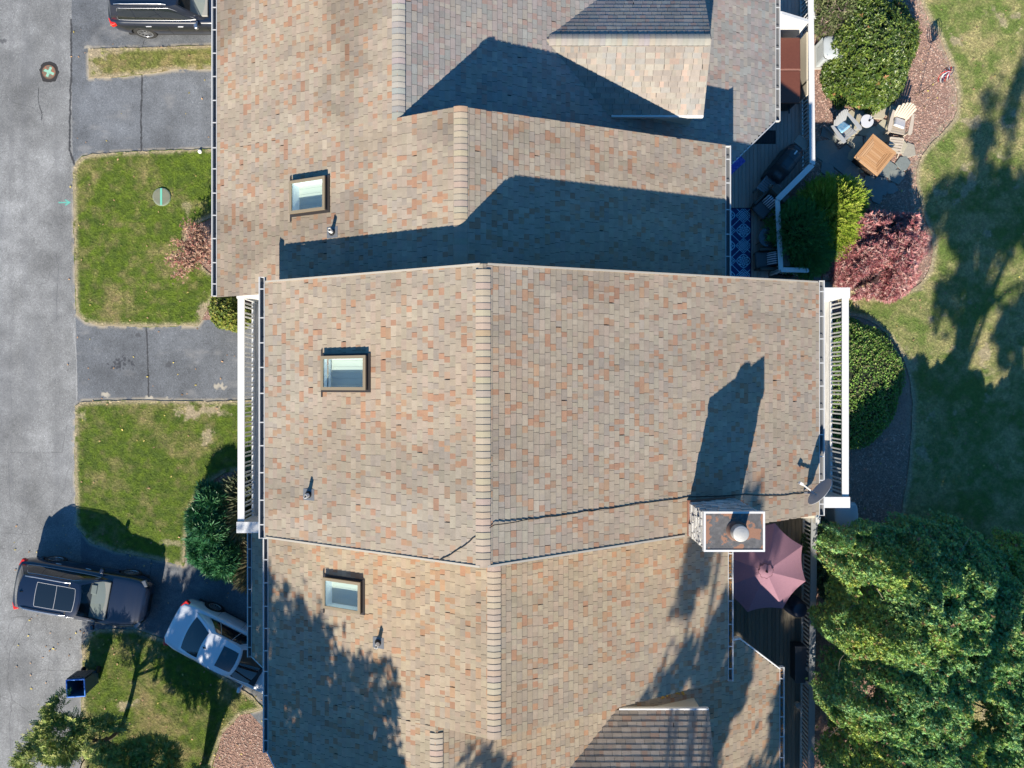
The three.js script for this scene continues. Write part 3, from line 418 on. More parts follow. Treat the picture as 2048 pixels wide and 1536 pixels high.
{
  const house = thing('townhouse', 'northern townhouse of the row, its low right roof carrying a whole dormer seen from above', 'house', V(-0.5, 0, -9), 0, 'attached townhouses of the row');
  const zn = () => -14, zB0 = (x, f) => mix(-6.47, -6.69, f), zA1 = (x) => (x > 6.45 ? mix(-6.5, -8.25, (x - 6.45) / 1.79) : -6.5);
  const planeA = { b: 17.577 + 0.45 * 2.77, m: 0.45 };
  const AL = mainSlope(-2.77, 17.577, -8.21, PM, zn, () => -6.5, { dirt: 0.34 }), AR = mainSlope(-2.77, 17.577, 8.2, 0.45, zn, zA1);
  const BL = mainSlope(-1.2, 16.84, -8.21, PM, (x, f) => (x < -2.77 ? -6.5 : -6.48), () => -2.42, { dirt: 0.30 }), BR = mainSlope(-1.2, 16.84, 5.96, PM, zB0, () => -2.42);
  const sk = onPix(BL, 622, 393); BL.holes.push(holeAt(sk, 1.14, 0.84));
  const qd = 0.47, sd = 1.70 * sqrt(1 + qd * qd), DS = dormerSlope(5.31, 19.22, -9.18, 1, planeA, qd, sd), DN = dormerSlope(5.31, 19.22, -9.18, -1, planeA, qd, sd);
  const d1 = V(-pc, -ps, 0), d2 = V(pc, -ps, 0), dA = V(1, -0.45, 0).normalize();
  finishRoof(house, [[AL, 'B'], [BL, 'B'], [BR, 'T'], [AR, 'A'], [DS, 'P'], [DN, 'A']], [
    [V(-2.77, H - 17.577, -6.45), V(0, 0, -1), 7.5, d1, dA, 'A'], [V(-1.2, H - 16.84, -2.5), V(0, 0, -1), 4.0, d1, d2, 'T'], [V(1.0, H - 19.2, -9.18), V(1, 0, 0), 4.3, V(0, -0.5, -0.87), V(0, -0.5, 0.87), 'P']]);
  gableWall(house, [[-7.85, 0], [7.75, 0], [7.75, yOn(AR, 7.75) - 0.15], [-2.77, H - 17.577 - 0.15], [-7.85, yOn(AL, -7.85) - 0.15]].map(([x, y]) => [min(x, 6.4), x > 6.4 && y > 1 ? yOn(AR, 6.4) - 0.15 : y]), -13.9, -6.6);
  gableWall(house, [[-7.85, 0], [5.6, 0], [5.6, yOn(BR, 5.6) - 0.15], [-1.2, H - 16.84 - 0.15], [-7.85, yOn(BL, -7.85) - 0.15]], -6.3, -2.6);
  dormerBody(house, 5.31, 19.22, -9.18, 1.70, qd, planeA);
  gutter(house, V(-8.24, yOn(AL, -8.21) - 0.03, -14), V(-8.24, yOn(AL, -8.21) - 0.03, -2.45), V(-1, 0, 0));
  gutter(house, V(8.23, yOn(AR, 8.2) - 0.03, -14), V(8.23, yOn(AR, 8.2) - 0.03, -8.2), V(1, 0, 0));
  gutter(house, V(5.99, yOn(BR, 5.96) - 0.03, -6.66), V(5.99, yOn(BR, 5.96) - 0.03, -2.5), V(1, 0, 0));
  const t = new MB(); t.bar(V(8.27, yOn(AR, 8.24) - 0.07, -8.24), V(6.45, yOn(AR, 6.45) - 0.07, -6.46), 0.03, 0.16); t.bar(V(-1.2, H - 16.84 - 0.09, -6.42), V(5.9, yOn(BR, 5.9) - 0.09, -6.63), 0.03, 0.12); t.build('rake_board', M.white, house, true);
  skylight(house, BL, sk, 1.14, 0.84); ventPipe(house, BL, 665, 465);
}
// ---- middle house C -------------------------------------------------------------------------------------
let CL, CR;
const middle = thing('townhouse', 'middle townhouse of the row with the stone chimney, tallest roof and balconies at both ends', 'house', V(1, 0, 0.6), 0, 'attached townhouses of the row');
{
  const house = middle;
  CL = mainSlope(-0.63, 15.7, -6.27, PM, (x, f) => mix(-2.62, -2.606, f), (x, f) => mix(3.99, 3.90, f), { dirt: 0.16 }); CR = mainSlope(-0.63, 15.7, 8.48, PM, (x, f) => mix(-2.62, -2.83, f), (x, f) => mix(3.99, 3.62, f));
  const sk = onPix(CL, 694, 746); CL.holes.push(holeAt(sk, 1.3, 0.80));
  CR.holes.push({ s0: 5.62, s1: 7.0, t0: 2.98, t1: 3.8 });
  const d1 = V(-pc, -ps, 0), d2 = V(pc, -ps, 0);
  finishRoof(house, [[CL, 'T'], [CR, 'T']], [[V(-0.63, H - 15.7, 3.99), V(0, 0, -1), 6.58, d1, d2, 'T']]);
  gableWall(house, [[-5.95, 0], [8.1, 0], [8.1, yOn(CR, 8.1) - 0.15], [-0.63, H - 15.85], [-5.95, yOn(CL, -5.95) - 0.15]], -2.42, 3.55);
  gutter(house, V(-6.3, yOn(CL, -6.27) - 0.03, -2.72), V(-6.3, yOn(CL, -6.27) - 0.03, 3.92), V(-1, 0, 0));
  gutter(house, V(8.51, yOn(CR, 8.48) - 0.03, -2.86), V(8.51, yOn(CR, 8.48) - 0.03, 3.64), V(1, 0, 0));
  const t = new MB(); for (const [a, b] of [[-2.56, -2.56], [3.93, 3.84]]) t.bar(V(-0.63, H - 15.81, a), V(-6.2, yOn(CL, -6.2) - 0.11, b), 0.03, 0.16); for (const [a, b] of [[-2.56, -2.76], [3.93, 3.56]]) t.bar(V(-0.63, H - 15.81, a), V(8.4, yOn(CR, 8.4) - 0.11, b), 0.03, 0.16); t.build('rake_board', M.white, house, true);
  skylight(house, CL, sk, 1.3, 0.80, 0.34); ventPipe(house, CL, 618, 989);
  balcony(house, -7.84, -5.95, -2.47, 3.98, 4.05, -1); balcony(house, 9.88, 8.1, -2.53, 3.34, 3.55, 1);
  // chimney: stone faced shaft, white cap frame, rusted metal top, round flue
  const ch = new THREE.Group(); ch.name = 'chimney'; house.add(ch); const W = (m, n, mt, p = ch) => m.build(n, mt, p, true);
  const cx = 5.09, cz = 3.38, hw = 0.655, hd = 0.41, top = 9.36;
  W(new MB().box(2 * hw - 0.04, top - 2, 2 * hd - 0.04, cx, (top + 2) / 2, cz), 'shaft', std([0.035, 0.034, 0.034], 0.95));
  const stoneM = [[0.78, 0.76, 0.71], [0.70, 0.68, 0.63], [0.84, 0.82, 0.78], [0.55, 0.53, 0.49]].map((c) => std(c, 0.9, { map: rep(grainTex, 2), bumpMap: rep(bumpTex, 2), bumpScale: 0.01 }));
  const face = (len, ox, oz, dx, dz, nx, nz, yb, k0) => { // courses of uneven stones on one face
    for (let y = yb; y < top - 0.05;) { const h = min(rr(0.09, 0.17), top - y); for (let s = -len / 2 + rr(-0.1, 0); s < len / 2;) { const w = rr(0.12, 0.34), a = max(-len / 2, s), b = min(len / 2, s + w - 0.018); s += w; if (b - a < 0.03 || (k0 && rnd() < 0.05)) continue; const d = rr(0.02, 0.055), m = mesh('stone', new RoundedBoxGeometry(b - a, h - 0.018, d, 1, 0.008), pick(stoneM), ch); const sm = (a + b) / 2; m.position.copy(house.worldToLocal(V(ox + dx * sm + nx * d / 2, y + h / 2, oz + dz * sm + nz * d / 2))); m.rotation.set(gauss() * 0.03, atan2(nx, nz) + gauss() * 0.04, gauss() * 0.05); } y += h; } };
  face(2 * hd, cx - hw + 0.02, cz, 0, 1, -1, 0, 7.7, 1); face(2 * hw, cx, cz - hd + 0.02, 1, 0, 0, -1, 7.0, 0); face(2 * hd, cx + hw - 0.02, cz, 0, 1, 1, 0, 5.5, 0); face(2 * hw, cx, cz + hd - 0.02, 1, 0, 0, 1, 5.2, 0);
  const fl = new MB(); fl.bar(V(cx - hw - 0.03, 7.98 - 0.03, cz - hd - 0.06), V(cx - hw - 0.03, 7.98 - 0.03, cz + hd), 0.05, 0.09); fl.bar(V(cx - hw - 0.05, 8.0, cz - hd - 0.045), V(cx + hw, yOn(CR, cx + hw) + 0.03, cz - hd - 0.045), 0.05, 0.09); W(fl, 'flashing', std([0.22, 0.10, 0.065], 0.7));
  const cm = new MB(), cw = 1.40, cd = 0.92, cy = top + 0.06; cm.box(cw, 0.13, 0.045, cx, cy, cz + cd / 2 - 0.022).box(cw, 0.13, 0.045, cx, cy, cz - cd / 2 + 0.022).box(0.045, 0.13, cd - 0.09, cx - cw / 2 + 0.022, cy, cz).box(0.045, 0.13, cd - 0.09, cx + cw / 2 - 0.022, cy, cz); W(cm, 'cap_frame', M.white);
  const rust = dataTex(512, 340, (i, j, o) => { const x = i / 512 * 4, y = j / 340 * 2.7, a = fbm(x * 1.7 + 3, y * 1.7 + 8, 5), b = fbm(x * 5 + 20, y * 5, 4), r = sstep(0.49, 0.53, a + 0.22 * (b - 0.5) - 0.05 * sin(x * 1.6)), g = 0.8 + 0.4 * hash(i, j); const base = mix(0.06, 0.15, b); o[0] = mix(base, 0.28, r * 0.92) * g; o[1] = mix(base * 0.98, 0.145, r * 0.85) * g; o[2] = mix(base, 0.085, r * 0.85) * g; });
  const cg = new THREE.BoxGeometry(cw - 0.08, 0.02, cd - 0.08); cg.translate(cx, cy + 0.035, cz); mesh('cap_sheet', toLocal(cg, house), std([1, 1, 1], 0.55, { map: rust, metalness: 0.25, bumpMap: rep(bumpTex, 3), bumpScale: 0.003 }), ch);
  const fx = 5.14, fz = 3.36, fy = cy + 0.045;
  W(new MB().add(new THREE.LatheGeometry([[0.235, 0], [0.235, 0.03], [0.18, 0.05], [0.18, 0.16]].map(([a, b]) => new THREE.Vector2(a, b)), 28).translate(fx, fy, fz)), 'flue', std([0.17, 0.10, 0.075], 0.6, { metalness: 0.4 }));
  W(new MB().add(new THREE.LatheGeometry([[0, 0.37], [0.06, 0.37], [0.065, 0.364], [0.12, 0.362], [0.125, 0.355], [0.17, 0.352], [0.185, 0.335], [0.185, 0.15], [0.15, 0.15]].map(([a, b]) => new THREE.Vector2(a, b)), 32).translate(fx, fy, fz)), 'flue_cap', std([0.50, 0.49, 0.46], 0.5, { metalness: 0.35, map: rep(grainTex, 3) }));
}
// ---- south house D, E -----------------------------------------------------------------------------------
let DL, DR;
{
  const house = thing('townhouse', 'southern townhouse of the row, its roof dappled by tree shade, with a low porch roof', 'house', V(0.5, 0, 9), 0, 'attached townhouses of the row');
  const planeE = { b: 17.88 + 0.45 * 1.88, m: 0.45 };
  DL = mainSlope(-0.43, 17.2, -6.8, PM, () => 3.75, (x) => (x < -1.88 ? 8.5 : 8.48), { dirt: 0.15 }); DR = mainSlope(-0.43, 17.2, 6.04, PM, () => 3.6, (x, f) => mix(8.46, 8.28, f));
  const EL = mainSlope(-1.88, 17.88, -6.8, PM, () => 8.5, (x) => (x < -6.2 ? mix(10.3, 11.2, (x + 6.8) / 0.6) : 14.5)), ER = mainSlope(-1.88, 17.88, 8.31, 0.45, (x) => (x < 5.9 ? 8.25 : x < 6.89 ? 7.74 : mix(7.74, 8.85, (x - 6.89) / 1.4)), () => 14.5);
  const PO = mainSlope(-6.62, 22.06, -8.2, PM, () => 4.25, (x) => mix(8.6, 9.6, (x + 8.2) / 1.58));
  const sk = onPix(DL, 690, 1188); DL.holes.push(holeAt(sk, 1.2, 0.80));
  const qd = 0.47, sd = 1.70 * sqrt(1 + qd * qd), DN = dormerSlope(5.46, 19.22, 10.77, -1, planeE, qd, sd), DS = dormerSlope(5.46, 19.22, 10.77, 1, planeE, qd, sd);
  const d1 = V(-pc, -ps, 0), d2 = V(pc, -ps, 0), dA = V(1, -0.45, 0).normalize();
  finishRoof(house, [[DL, 'W'], [DR, 'W'], [EL, 'W'], [ER, 'W'], [PO, 'W'], [DN, 'N'], [DS, 'N']], [[V(-0.43, H - 17.2, 8.47), V(0, 0, -1), 4.46, d1, d2, 'T'], [V(-1.88, H - 17.88, 14.4), V(0, 0, -1), 5.85, d1, dA, 'T'], [V(1.0, H - 19.2, 10.77), V(1, 0, 0), 4.4, V(0, -0.5, -0.87), V(0, -0.5, 0.87), 'N']]);
  gableWall(house, [[-6.45, 0], [5.7, 0], [5.7, yOn(DR, 5.7) - 0.15], [-0.43, H - 17.35], [-6.45, yOn(DL, -6.45) - 0.15]], 3.58, 8.2);
  gableWall(house, [[-5.9, 0], [6.6, 0], [6.6, yOn(ER, 6.6) - 0.15], [-1.88, H - 18.03], [-5.9, yOn(EL, -5.9) - 0.15]], 8.5, 14.3);
  dormerBody(house, 5.46, 19.22, 10.77, 1.70, qd, planeE);
  gutter(house, V(-6.83, yOn(DL, -6.8) - 0.03, 3.95), V(-6.83, yOn(DL, -6.8) - 0.03, 10.3), V(-1, 0, 0));
  gutter(house, V(6.07, yOn(DR, 6.04) - 0.03, 3.8), V(6.07, yOn(DR, 6.04) - 0.03, 8.32), V(1, 0, 0));
  gutter(house, V(8.34, yOn(ER, 8.31) - 0.03, 8.8), V(8.34, yOn(ER, 8.31) - 0.03, 14.4), V(1, 0, 0));
  gutter(house, V(-8.23, yOn(PO, -8.2) - 0.03, 4.25), V(-8.23, yOn(PO, -8.2) - 0.03, 8.62), V(-1, 0, 0));
  const t = new MB(); t.bar(V(8.33, yOn(ER, 8.31) - 0.06, 8.86), V(6.89, yOn(ER, 6.89) - 0.06, 7.7), 0.035, 0.16); t.bar(V(6.89, yOn(ER, 6.89) - 0.05, 7.69), V(6.0, yOn(ER, 6.0) - 0.05, 7.69), 0.05, 0.16); t.bar(V(-8.22, yOn(PO, -8.2) - 0.06, 8.62), V(-6.7, yOn(PO, -6.7) - 0.06, 9.6), 0.03, 0.14); t.bar(V(-6.85, yOn(DL, -6.8) - 0.06, 10.3), V(-6.25, yOn(DL, -6.25) - 0.06, 11.2), 0.03, 0.14); t.build('rake_board', M.white, house, true);
  skylight(house, DL, sk, 1.2, 0.80, 0.8); ventPipe(house, DL, 757, 1285);
  { const p = new MB(); for (const z of [4.6, 8.4]) p.box(0.14, 3.1, 0.14, -7.95, 1.55, z); p.build('porch_post', M.white, house, true); }
  // leaves caught in the gutters
  const lf = new MB(); for (let k = 0; k < 420; k++) { const q = rnd() < 0.6 ? [6.125, yOn(DR, 6.04), rr(3.9, 8.25)] : [8.395, yOn(ER, 8.31), rr(8.9, 14)]; lf.add(place(new THREE.PlaneGeometry(0.05, 0.03), q[0] + gauss() * 0.03, q[1] - 0.045 + rnd() * 0.045, q[2], -PI / 2 + gauss() * 0.5, rnd() * 6, 0)); }
  { const lp = new MB(), q0 = V(4.62, yOn(ER, 4.62) + 0.03, 8.86); for (let k = 0; k < 160; k++) { const a = gauss() * 0.3, b = -rnd() * 0.3 + abs(a) * 0.6; const x = q0.x + a; lp.add(place(new THREE.PlaneGeometry(0.06, 0.035), x, yOn(ER, x) + 0.035 + rnd() * 0.03, q0.z + b * 0.8, -PI / 2 + gauss() * 0.6, rnd() * 6, 0)); } lp.build('leaf_pile', std([0.42, 0.26, 0.05], 0.9, { side: THREE.DoubleSide }), house, true).userData.kind = 'stuff'; }
  lf.build('gutter_leaves', std([0.26, 0.13, 0.045], 0.9, { side: THREE.DoubleSide }), house, true).userData.kind = 'stuff';
}
// pale metal drip edges along the rakes
function dripEdge(house, pts) { const dm = std([0.40, 0.36, 0.295], 0.7); for (const [a, b] of pts) new MB().bar(a, b, 0.045, 0.014).build('drip_edge', dm, house, true); }
const rk = (sl, end, f0 = 0.01, f1 = 0.995) => { const t = end ? sl.t1 : sl.t0, o = end ? -0.01 : 0.01; return [sl.at(sl.smax * f0, t(sl.smax * f0) + o, 0.03), sl.at(sl.smax * f1, t(sl.smax * f1) + o, 0.03)]; };
dripEdge(middle, [rk(CL, 0), rk(CL, 1), rk(CR, 0), rk(CR, 1, 0.01, 0.54)]);
// black cable lying across the middle roof
{
  const pts = [[880, 1122, CL], [930, 1091, CL], [960, 1066, CL], [984, 1050, CR], [1060, 1038, CR], [1120, 1030, CR], [1200, 1018, CR], [1290, 1006, CR], [1372, 994, CR], [1480, 990, CR], [1560, 991, CR], [1622, 984, CR]].map(([u, v, sl], i) => onPix(sl, u, v, i === 3 ? 0.06 : 0.028).p);
  const wob = []; for (let i = 0; i + 1 < pts.length; i++) for (let k = 0; k < 5; k++) { const q = pts[i].clone().lerp(pts[i + 1], k / 5); q.z += gauss() * 0.012; wob.push(q); } wob.push(pts.at(-1));
  tag(new MB().tube(wob, 0.011, 5, 160).build('roof_cable', M.rubber), 'thin black cable lying across the middle roof from ridge to satellite dish', 'cable');
}
// satellite dish at the garden eave
{
  const q = V(8.2, 6.5, 2.9), d = thing('satellite_dish', 'grey oval satellite dish at the garden eave of the middle roof', 'satellite dish', q);
  const n = V(-0.78, -0.03, -0.62).normalize(), pts = []; for (let i = 0; i <= 8; i++) { const r = 0.43 * i / 8; pts.push(new THREE.Vector2(r, 0.30 * r * r)); } pts.push(new THREE.Vector2(0.435, 0.052)); for (let i = 8; i >= 0; i--) { const r = 0.43 * i / 8; pts.push(new THREE.Vector2(r, 0.30 * r * r - 0.012)); }
  const g = new THREE.LatheGeometry(pts, 40); g.applyQuaternion(new THREE.Quaternion().setFromUnitVectors(V(0, 1, 0), n)); g.translate(0.05, 0.25, 0); mesh('reflector', g, std([0.42, 0.43, 0.45], 0.4, { side: THREE.DoubleSide }), d);
  new MB().bar(V(0.02, 0.05, 0.1), V(-0.46, 0.18, -0.24), 0.035, 0.035).build('feed_arm', M.trim, d); new MB().bar(V(-0.42, 0.17, -0.21), V(-0.53, 0.24, -0.27), 0.07, 0.06).build('feed_horn', M.white, d); new MB().bar(V(0.08, 0.22, 0.02), V(0.0, -0.15, 0.06), 0.045, 0.045).bar(V(0, -0.15, 0.06), V(-0.25, -0.16, 0.06), 0.045, 0.045).build('mount', M.metal, d);
}

// ---------------------------------------------------------------- decks and railings
const woodMap = rep(woodTex, 5, 0.9);
const boardMats = (list) => list.map((c) => std(c, 0.8, { map: woodMap, bumpMap: woodMap, bumpScale: 0.002 }));
function railing(parent, a, b, h, mt, mb, pitch = 0.14, topW = 0.19) { // a, b at deck level
  const g = new THREE.Group(); g.name = 'railing'; parent.add(g); const up = (p, y) => p.clone().add(V(0, y, 0)), L = a.distanceTo(b), n = Math.round(L / pitch), d = b.clone().sub(a).normalize(), ang = atan2(d.x, d.z);
  new MB().bar(up(a, h), up(b, h), topW, 0.04).bar(up(a, h - 0.06), up(b, h - 0.06), 0.045, 0.085).build('top_rail', mt, g, true);
  new MB().bar(up(a, 0.1), up(b, 0.1), 0.045, 0.085).build('bottom_rail', mb, g, true);
  const bg = new THREE.BoxGeometry(0.038, h - 0.16, 0.038);
  for (let k = 1; k < n; k++) { const m = mesh('baluster', bg, mb, g); m.position.copy(parent.worldToLocal(up(a.clone().lerp(b, k / n), h / 2))); m.rotation.y = ang; }
  const pg = new THREE.BoxGeometry(0.1, h + 0.3, 0.1); for (const q of [a, b]) { const m = mesh('post', pg, mb, g); m.position.copy(parent.worldToLocal(up(q, h / 2 - 0.17))); m.rotation.y = ang; }
  return g;
}
function deckBoards(deck, x0, x1, w, y, zr, mats) { // boards along z, one mesh each
  for (let x = x0; x < x1; x += w) { const [a, b] = zr(x + w / 2); if (b - a < 0.1) continue; const g = new THREE.BoxGeometry(w - 0.009, 0.032, b - a); const p = g.attributes.position, uv = g.attributes.uv, off = rnd() * 9; for (let i = 0; i < p.count; i++) uv.setXY(i, p.getX(i) + off, p.getZ(i) + off * 2); const m = mesh('board', g, pick(mats), deck); m.position.copy(deck.worldToLocal(V(x + w / 2, y - 0.016 + gauss() * 0.001, (a + b) / 2))); }
}
const DY = 0.32;
{
  const deck = thing('deck', 'brown board deck with white railings behind the northern house', 'deck', V(8, 0, -8)), cb = boardMats([[0.43, 0.355, 0.32], [0.47, 0.39, 0.345], [0.40, 0.33, 0.30], [0.45, 0.37, 0.335]]);
  deckBoards(deck, 5.62, 10.32, 0.135, DY, (x) => [-14.2, x < 9.1 ? -2.75 : x < 9.2 ? -3.95 : -6.32 - (x - 9.12)], cb);
  new MB().box(4.5, 0.2, 11, 7.3, DY - 0.16, -8.3).box(1.0, 0.2, 6.4, 9.75, DY - 0.16, -10.9).build('joists', std([0.07, 0.055, 0.045], 0.9), deck, true);
  const c0 = V(10.24, DY, -14), c1 = V(10.3, DY, -7.52), c2 = V(9.1, DY, -6.32), c3 = V(9.22, DY, -3.92), c4 = V(10.2, DY, -3.92);
  railing(deck, c0, c1, 0.92, M.white, M.white); railing(deck, c1, c2, 0.92, M.white, M.white); railing(deck, c2, c3, 0.92, M.white, M.white, 0.15, 0.16); railing(deck, c3, c4.clone().setY(DY - 0.12), 0.92, M.white, M.white, 0.15, 0.16);
  new MB().box(0.05, 0.72, 1.75, 10.17, DY + 0.46, -11.25).box(0.05, 0.8, 0.5, 10.17, DY + 0.44, -10.2).build('solid_panel', M.beige, deck, true);
  const st = [[9.6, 0.22], [9.95, 0.11]]; for (const [x, y] of st) for (const z of [-3.65, -3.36, -3.07, -2.78]) new MB().box(0.34, 0.034, 0.27, x, y, z).build('step_board', cb[0], deck, true);
  { // white dividing wall, its top sloping down towards the rail
    const s = new THREE.Shape([[7.9, DY], [10.1, DY], [10.1, 1.42], [9.0, 1.95], [7.9, 2.05]].map(([x, y]) => new THREE.Vector2(x, y))), g = new THREE.ExtrudeGeometry(s, { depth: 0.1, bevelEnabled: false }); g.translate(0, 0, -12.42); metreUV(g);
    tag(mesh('privacy_wall', g, M.white), 'white dividing wall at the far end of the hot tub', 'wall');
  }
}
{
  const deck = thing('deck', 'dark weathered board deck with grey railing under the mauve parasol', 'deck', V(8.4, 0, 9)), cb = boardMats([[0.155, 0.135, 0.10], [0.18, 0.155, 0.118], [0.135, 0.12, 0.092], [0.205, 0.17, 0.125]]), gr = std([0.30, 0.315, 0.33], 0.6, { map: rep(woodTex, 2, 2) });
  deckBoards(deck, 5.75, 10.36, 0.14, DY - 0.04, () => [4.35, 14.4], cb); new MB().box(4.5, 0.2, 9.9, 8.05, DY - 0.2, 9.3).build('joists', std([0.05, 0.04, 0.035], 0.9), deck, true);
  railing(deck, V(10.36, DY - 0.04, 4.5), V(10.28, DY - 0.04, 9.9), 0.98, gr, M.trim, 0.15, 0.21); railing(deck, V(10.28, DY - 0.04, 10.4), V(10.24, DY - 0.04, 14.3), 0.98, gr, M.trim, 0.15, 0.21);
  new MB().bar(V(10.28, DY + 0.94, 9.9), V(10.28, DY + 0.94, 10.4), 0.21, 0.04).build('top_rail', gr, deck, true);
  new MB().box(0.5, 1.3, 0.12, 10.08, DY + 0.5, 4.5).build('end_panel', M.beige, deck, true); new MB().box(0.16, 1.5, 0.4, 10.36, DY + 0.5, 4.55).build('end_post', M.trim, deck, true);
}
// hot tub with folded brown cover
{
  const t = thing('hot_tub', 'hot tub under a two-part rust brown vinyl cover on the north deck', 'hot tub', V(8.88, DY, -10.78)), vin = std([0.145, 0.047, 0.026], 0.5, { map: rep(grainTex, 2), bumpMap: rep(bumpTex, 1), bumpScale: 0.004 });
  new MB().rbox(1.98, 0.8, 2.2, 0.12, 0, 0.4, 0, 0, 0, 0, 3).build('cabinet', std([0.03, 0.024, 0.02], 0.6), t);
  for (const e of [-1, 1]) new MB().rbox(2.06, 0.11, 1.13, 0.05, 0, 0.855, e * 0.57, 0, e * 0.025, 0, 3).build('cover_half', vin, t);
  new MB().box(2.04, 0.012, 0.028, 0, 0.915, 0).build('hinge_seam', std([0.33, 0.16, 0.12], 0.6), t);
  new MB().box(0.05, 0.02, 0.5, 0.75, 0.6, 1.13).box(0.05, 0.5, 0.012, -0.3, 0.58, 1.135).build('strap', M.black, t);
}
function condenser(p, turn, label, k = 1) {
  const t = thing('air_conditioner', label, 'air conditioner', p, turn), gr = std([0.40, 0.43, 0.44], 0.5);
  new MB().rbox(0.86, 0.07, 0.86, 0.02, 0, 0.035, 0).build('pad', std([0.36, 0.35, 0.33], 0.9), t);
  new MB().rbox(0.76, 0.74, 0.76, 0.13, 0, 0.44, 0, 0, 0, 0, 4).build('cabinet', std([0.045, 0.05, 0.055], 0.7), t);
  for (let i = 0; i < 11; i++) { const m = new MB(); m.rbox(0.785, 0.016, 0.785, 0.14, 0, 0.14 + i * 0.057, 0, 0, 0, 0, 3); m.build('louvre', gr, t); }
  const pr = [[0, 0.10], [0.2, 0.095], [0.34, 0.07], [0.40, 0.03], [0.41, 0], [0.39, -0.02]].map(([a, b]) => new THREE.Vector2(a, b)), g = new THREE.LatheGeometry(pr, 32), q = g.attributes.position; // rounded square lid
  for (let i = 0; i < q.count; i++) { const x = q.getX(i), z = q.getZ(i), r = hypot(x, z), a = atan2(z, x), s = Math.pow(abs(cos(a)) ** 5 + abs(sin(a)) ** 5, -0.2); q.setX(i, x * s); q.setZ(i, z * s); } g.computeVertexNormals(); g.translate(0, 0.80, 0); mesh('lid', g, gr, t);
  for (const e of [[0.3, 0.3], [-0.3, 0.3], [0.3, -0.3], [-0.3, -0.3]]) new MB().cyl(0.014, 0.014, 0.012, e[0], 0.875, e[1], 8).build('bolt', M.metal, t);
}
condenser(P(1650, 115, 0).setY(0), 0.03, 'grey air conditioning condenser between the white rail and the big hedge'); condenser(P(1627, 38, 0).setY(0), 0, 'second grey condenser half hidden below the frothy shrub'); condenser(P(1672, 1022, 0).setY(0), 0.05, 'shaded condenser below the south end of the garden balcony');
{ const m = new MB(); m.rbox(0.22, 0.34, 1.66, 0.02, 10.6, 0.17, -10.05); tag(metreUV(m.geo()) && m.build('planter_trough', std([0.36, 0.33, 0.29], 0.85, { map: rep(grainTex, 1) })), 'long narrow stone trough beside the white deck rail', 'trough'); }
// mats and rug
function flat(name, label, cat, p, turn, w, d, mat, th = 0.012) { const g = new RoundedBoxGeometry(w, th, d, 1, 0.004); const uv = g.attributes.uv, q = g.attributes.position; for (let i = 0; i < q.count; i++) uv.setXY(i, q.getX(i) / w + 0.5, q.getZ(i) / d + 0.5); const m = mesh(name, g, mat); m.position.copy(p).add(V(0, th / 2 + 0.002, 0)); m.rotation.y = turn; return tag(m, label, cat); }
flat('door_mat', 'dark ribbed door mat lying on the north deck', 'mat', V(8.94, DY, -8.78), 0, 0.88, 0.48, std([1, 1, 1], 0.95, { map: dataTex(64, 64, (i, j, o) => { const e = i < 4 || i > 59 || j < 4 || j > 59, v = (e ? 0.022 : 0.028 + 0.018 * ((i >> 1) & 1)) * (0.8 + 0.4 * hash(i, j)); o[0] = v; o[1] = v; o[2] = v * 1.1; }) }));
flat('door_mat', 'purple blue patterned runner mat beside the angled glass door', 'mat', P(1464, 334, DY).setY(DY), PI / 4 - 0.04, 1.0, 0.36, std([1, 1, 1], 0.9, { map: dataTex(160, 64, (i, j, o) => { const n = fbm(i / 18, j / 18, 4), f = sstep(0.52, 0.6, fbm(i / 9 + 40, j / 9, 3)), c = hypot(i - 62, j - 34) < 7 ? 1 : 0; o[0] = mix(mix(0.13, 0.07, n), 0.26, f * 0.4) + 0.3 * c; o[1] = mix(mix(0.14, 0.09, n), 0.26, f * 0.4); o[2] = mix(mix(0.62, 0.42, n), 0.75, f * 0.4); }) }));
{
  const rugTex = dataTex(400, 620, (i, j, o) => { // ornate blue tiles with medallions
    const x = i / 400 * 1.62, y = j / 620 * 2.5, cell = 0.54, u = ((x / cell) % 1) - 0.5, v = ((y / cell) % 1) - 0.5, odd = (floor(x / cell) + floor(y / cell)) & 1, r = hypot(u, v), a = atan2(v, u);
    const line = (d, w) => sstep(w, w * 0.4, abs(d)); let k = 0;
    const pet = 0.27 + 0.055 * cos(8 * a), pet2 = 0.13 + 0.045 * cos(8 * a + PI);
    if (odd) { k = max(line(r - pet, 0.05), line(r - pet2, 0.04), line(r - 0.02, 0.04), line(r - 0.40 - 0.03 * cos(4 * a), 0.035), 0.7 * (cos(8 * a) > 0.55 && r > 0.15 && r < 0.22 ? 1 : 0)); }
    else { const m = abs(u) + abs(v); k = max(line(m - 0.2, 0.045), line(m - 0.35 - 0.035 * cos(12 * a), 0.05), line(m - 0.5, 0.035), line(r - 0.06 - 0.03 * cos(4 * a), 0.04), line(abs(u) - abs(v), 0.04) * (m > 0.38 ? 1 : 0)); }
    const e = min(i, j, 399 - i, 619 - j) < 9 ? 1 : 0, n = 0.75 + 0.5 * hash(i, j); k *= 1 - e; const bg = e ? [0.006, 0.016, 0.05] : [0.010, 0.045, 0.15];
    o[0] = mix(bg[0], 0.3, k) * n; o[1] = mix(bg[1], 0.62, k) * n; o[2] = mix(bg[2], 0.78, k) * n; if (odd && r < 0.03) o[0] = 0.5; });
  flat('outdoor_rug', 'navy and light blue ornate outdoor rug on the north deck', 'rug', V(7.68, DY, -5.02), 0, 1.66, 2.5, std([1, 1, 1], 0.95, { map: rugTex }), 0.01);
}
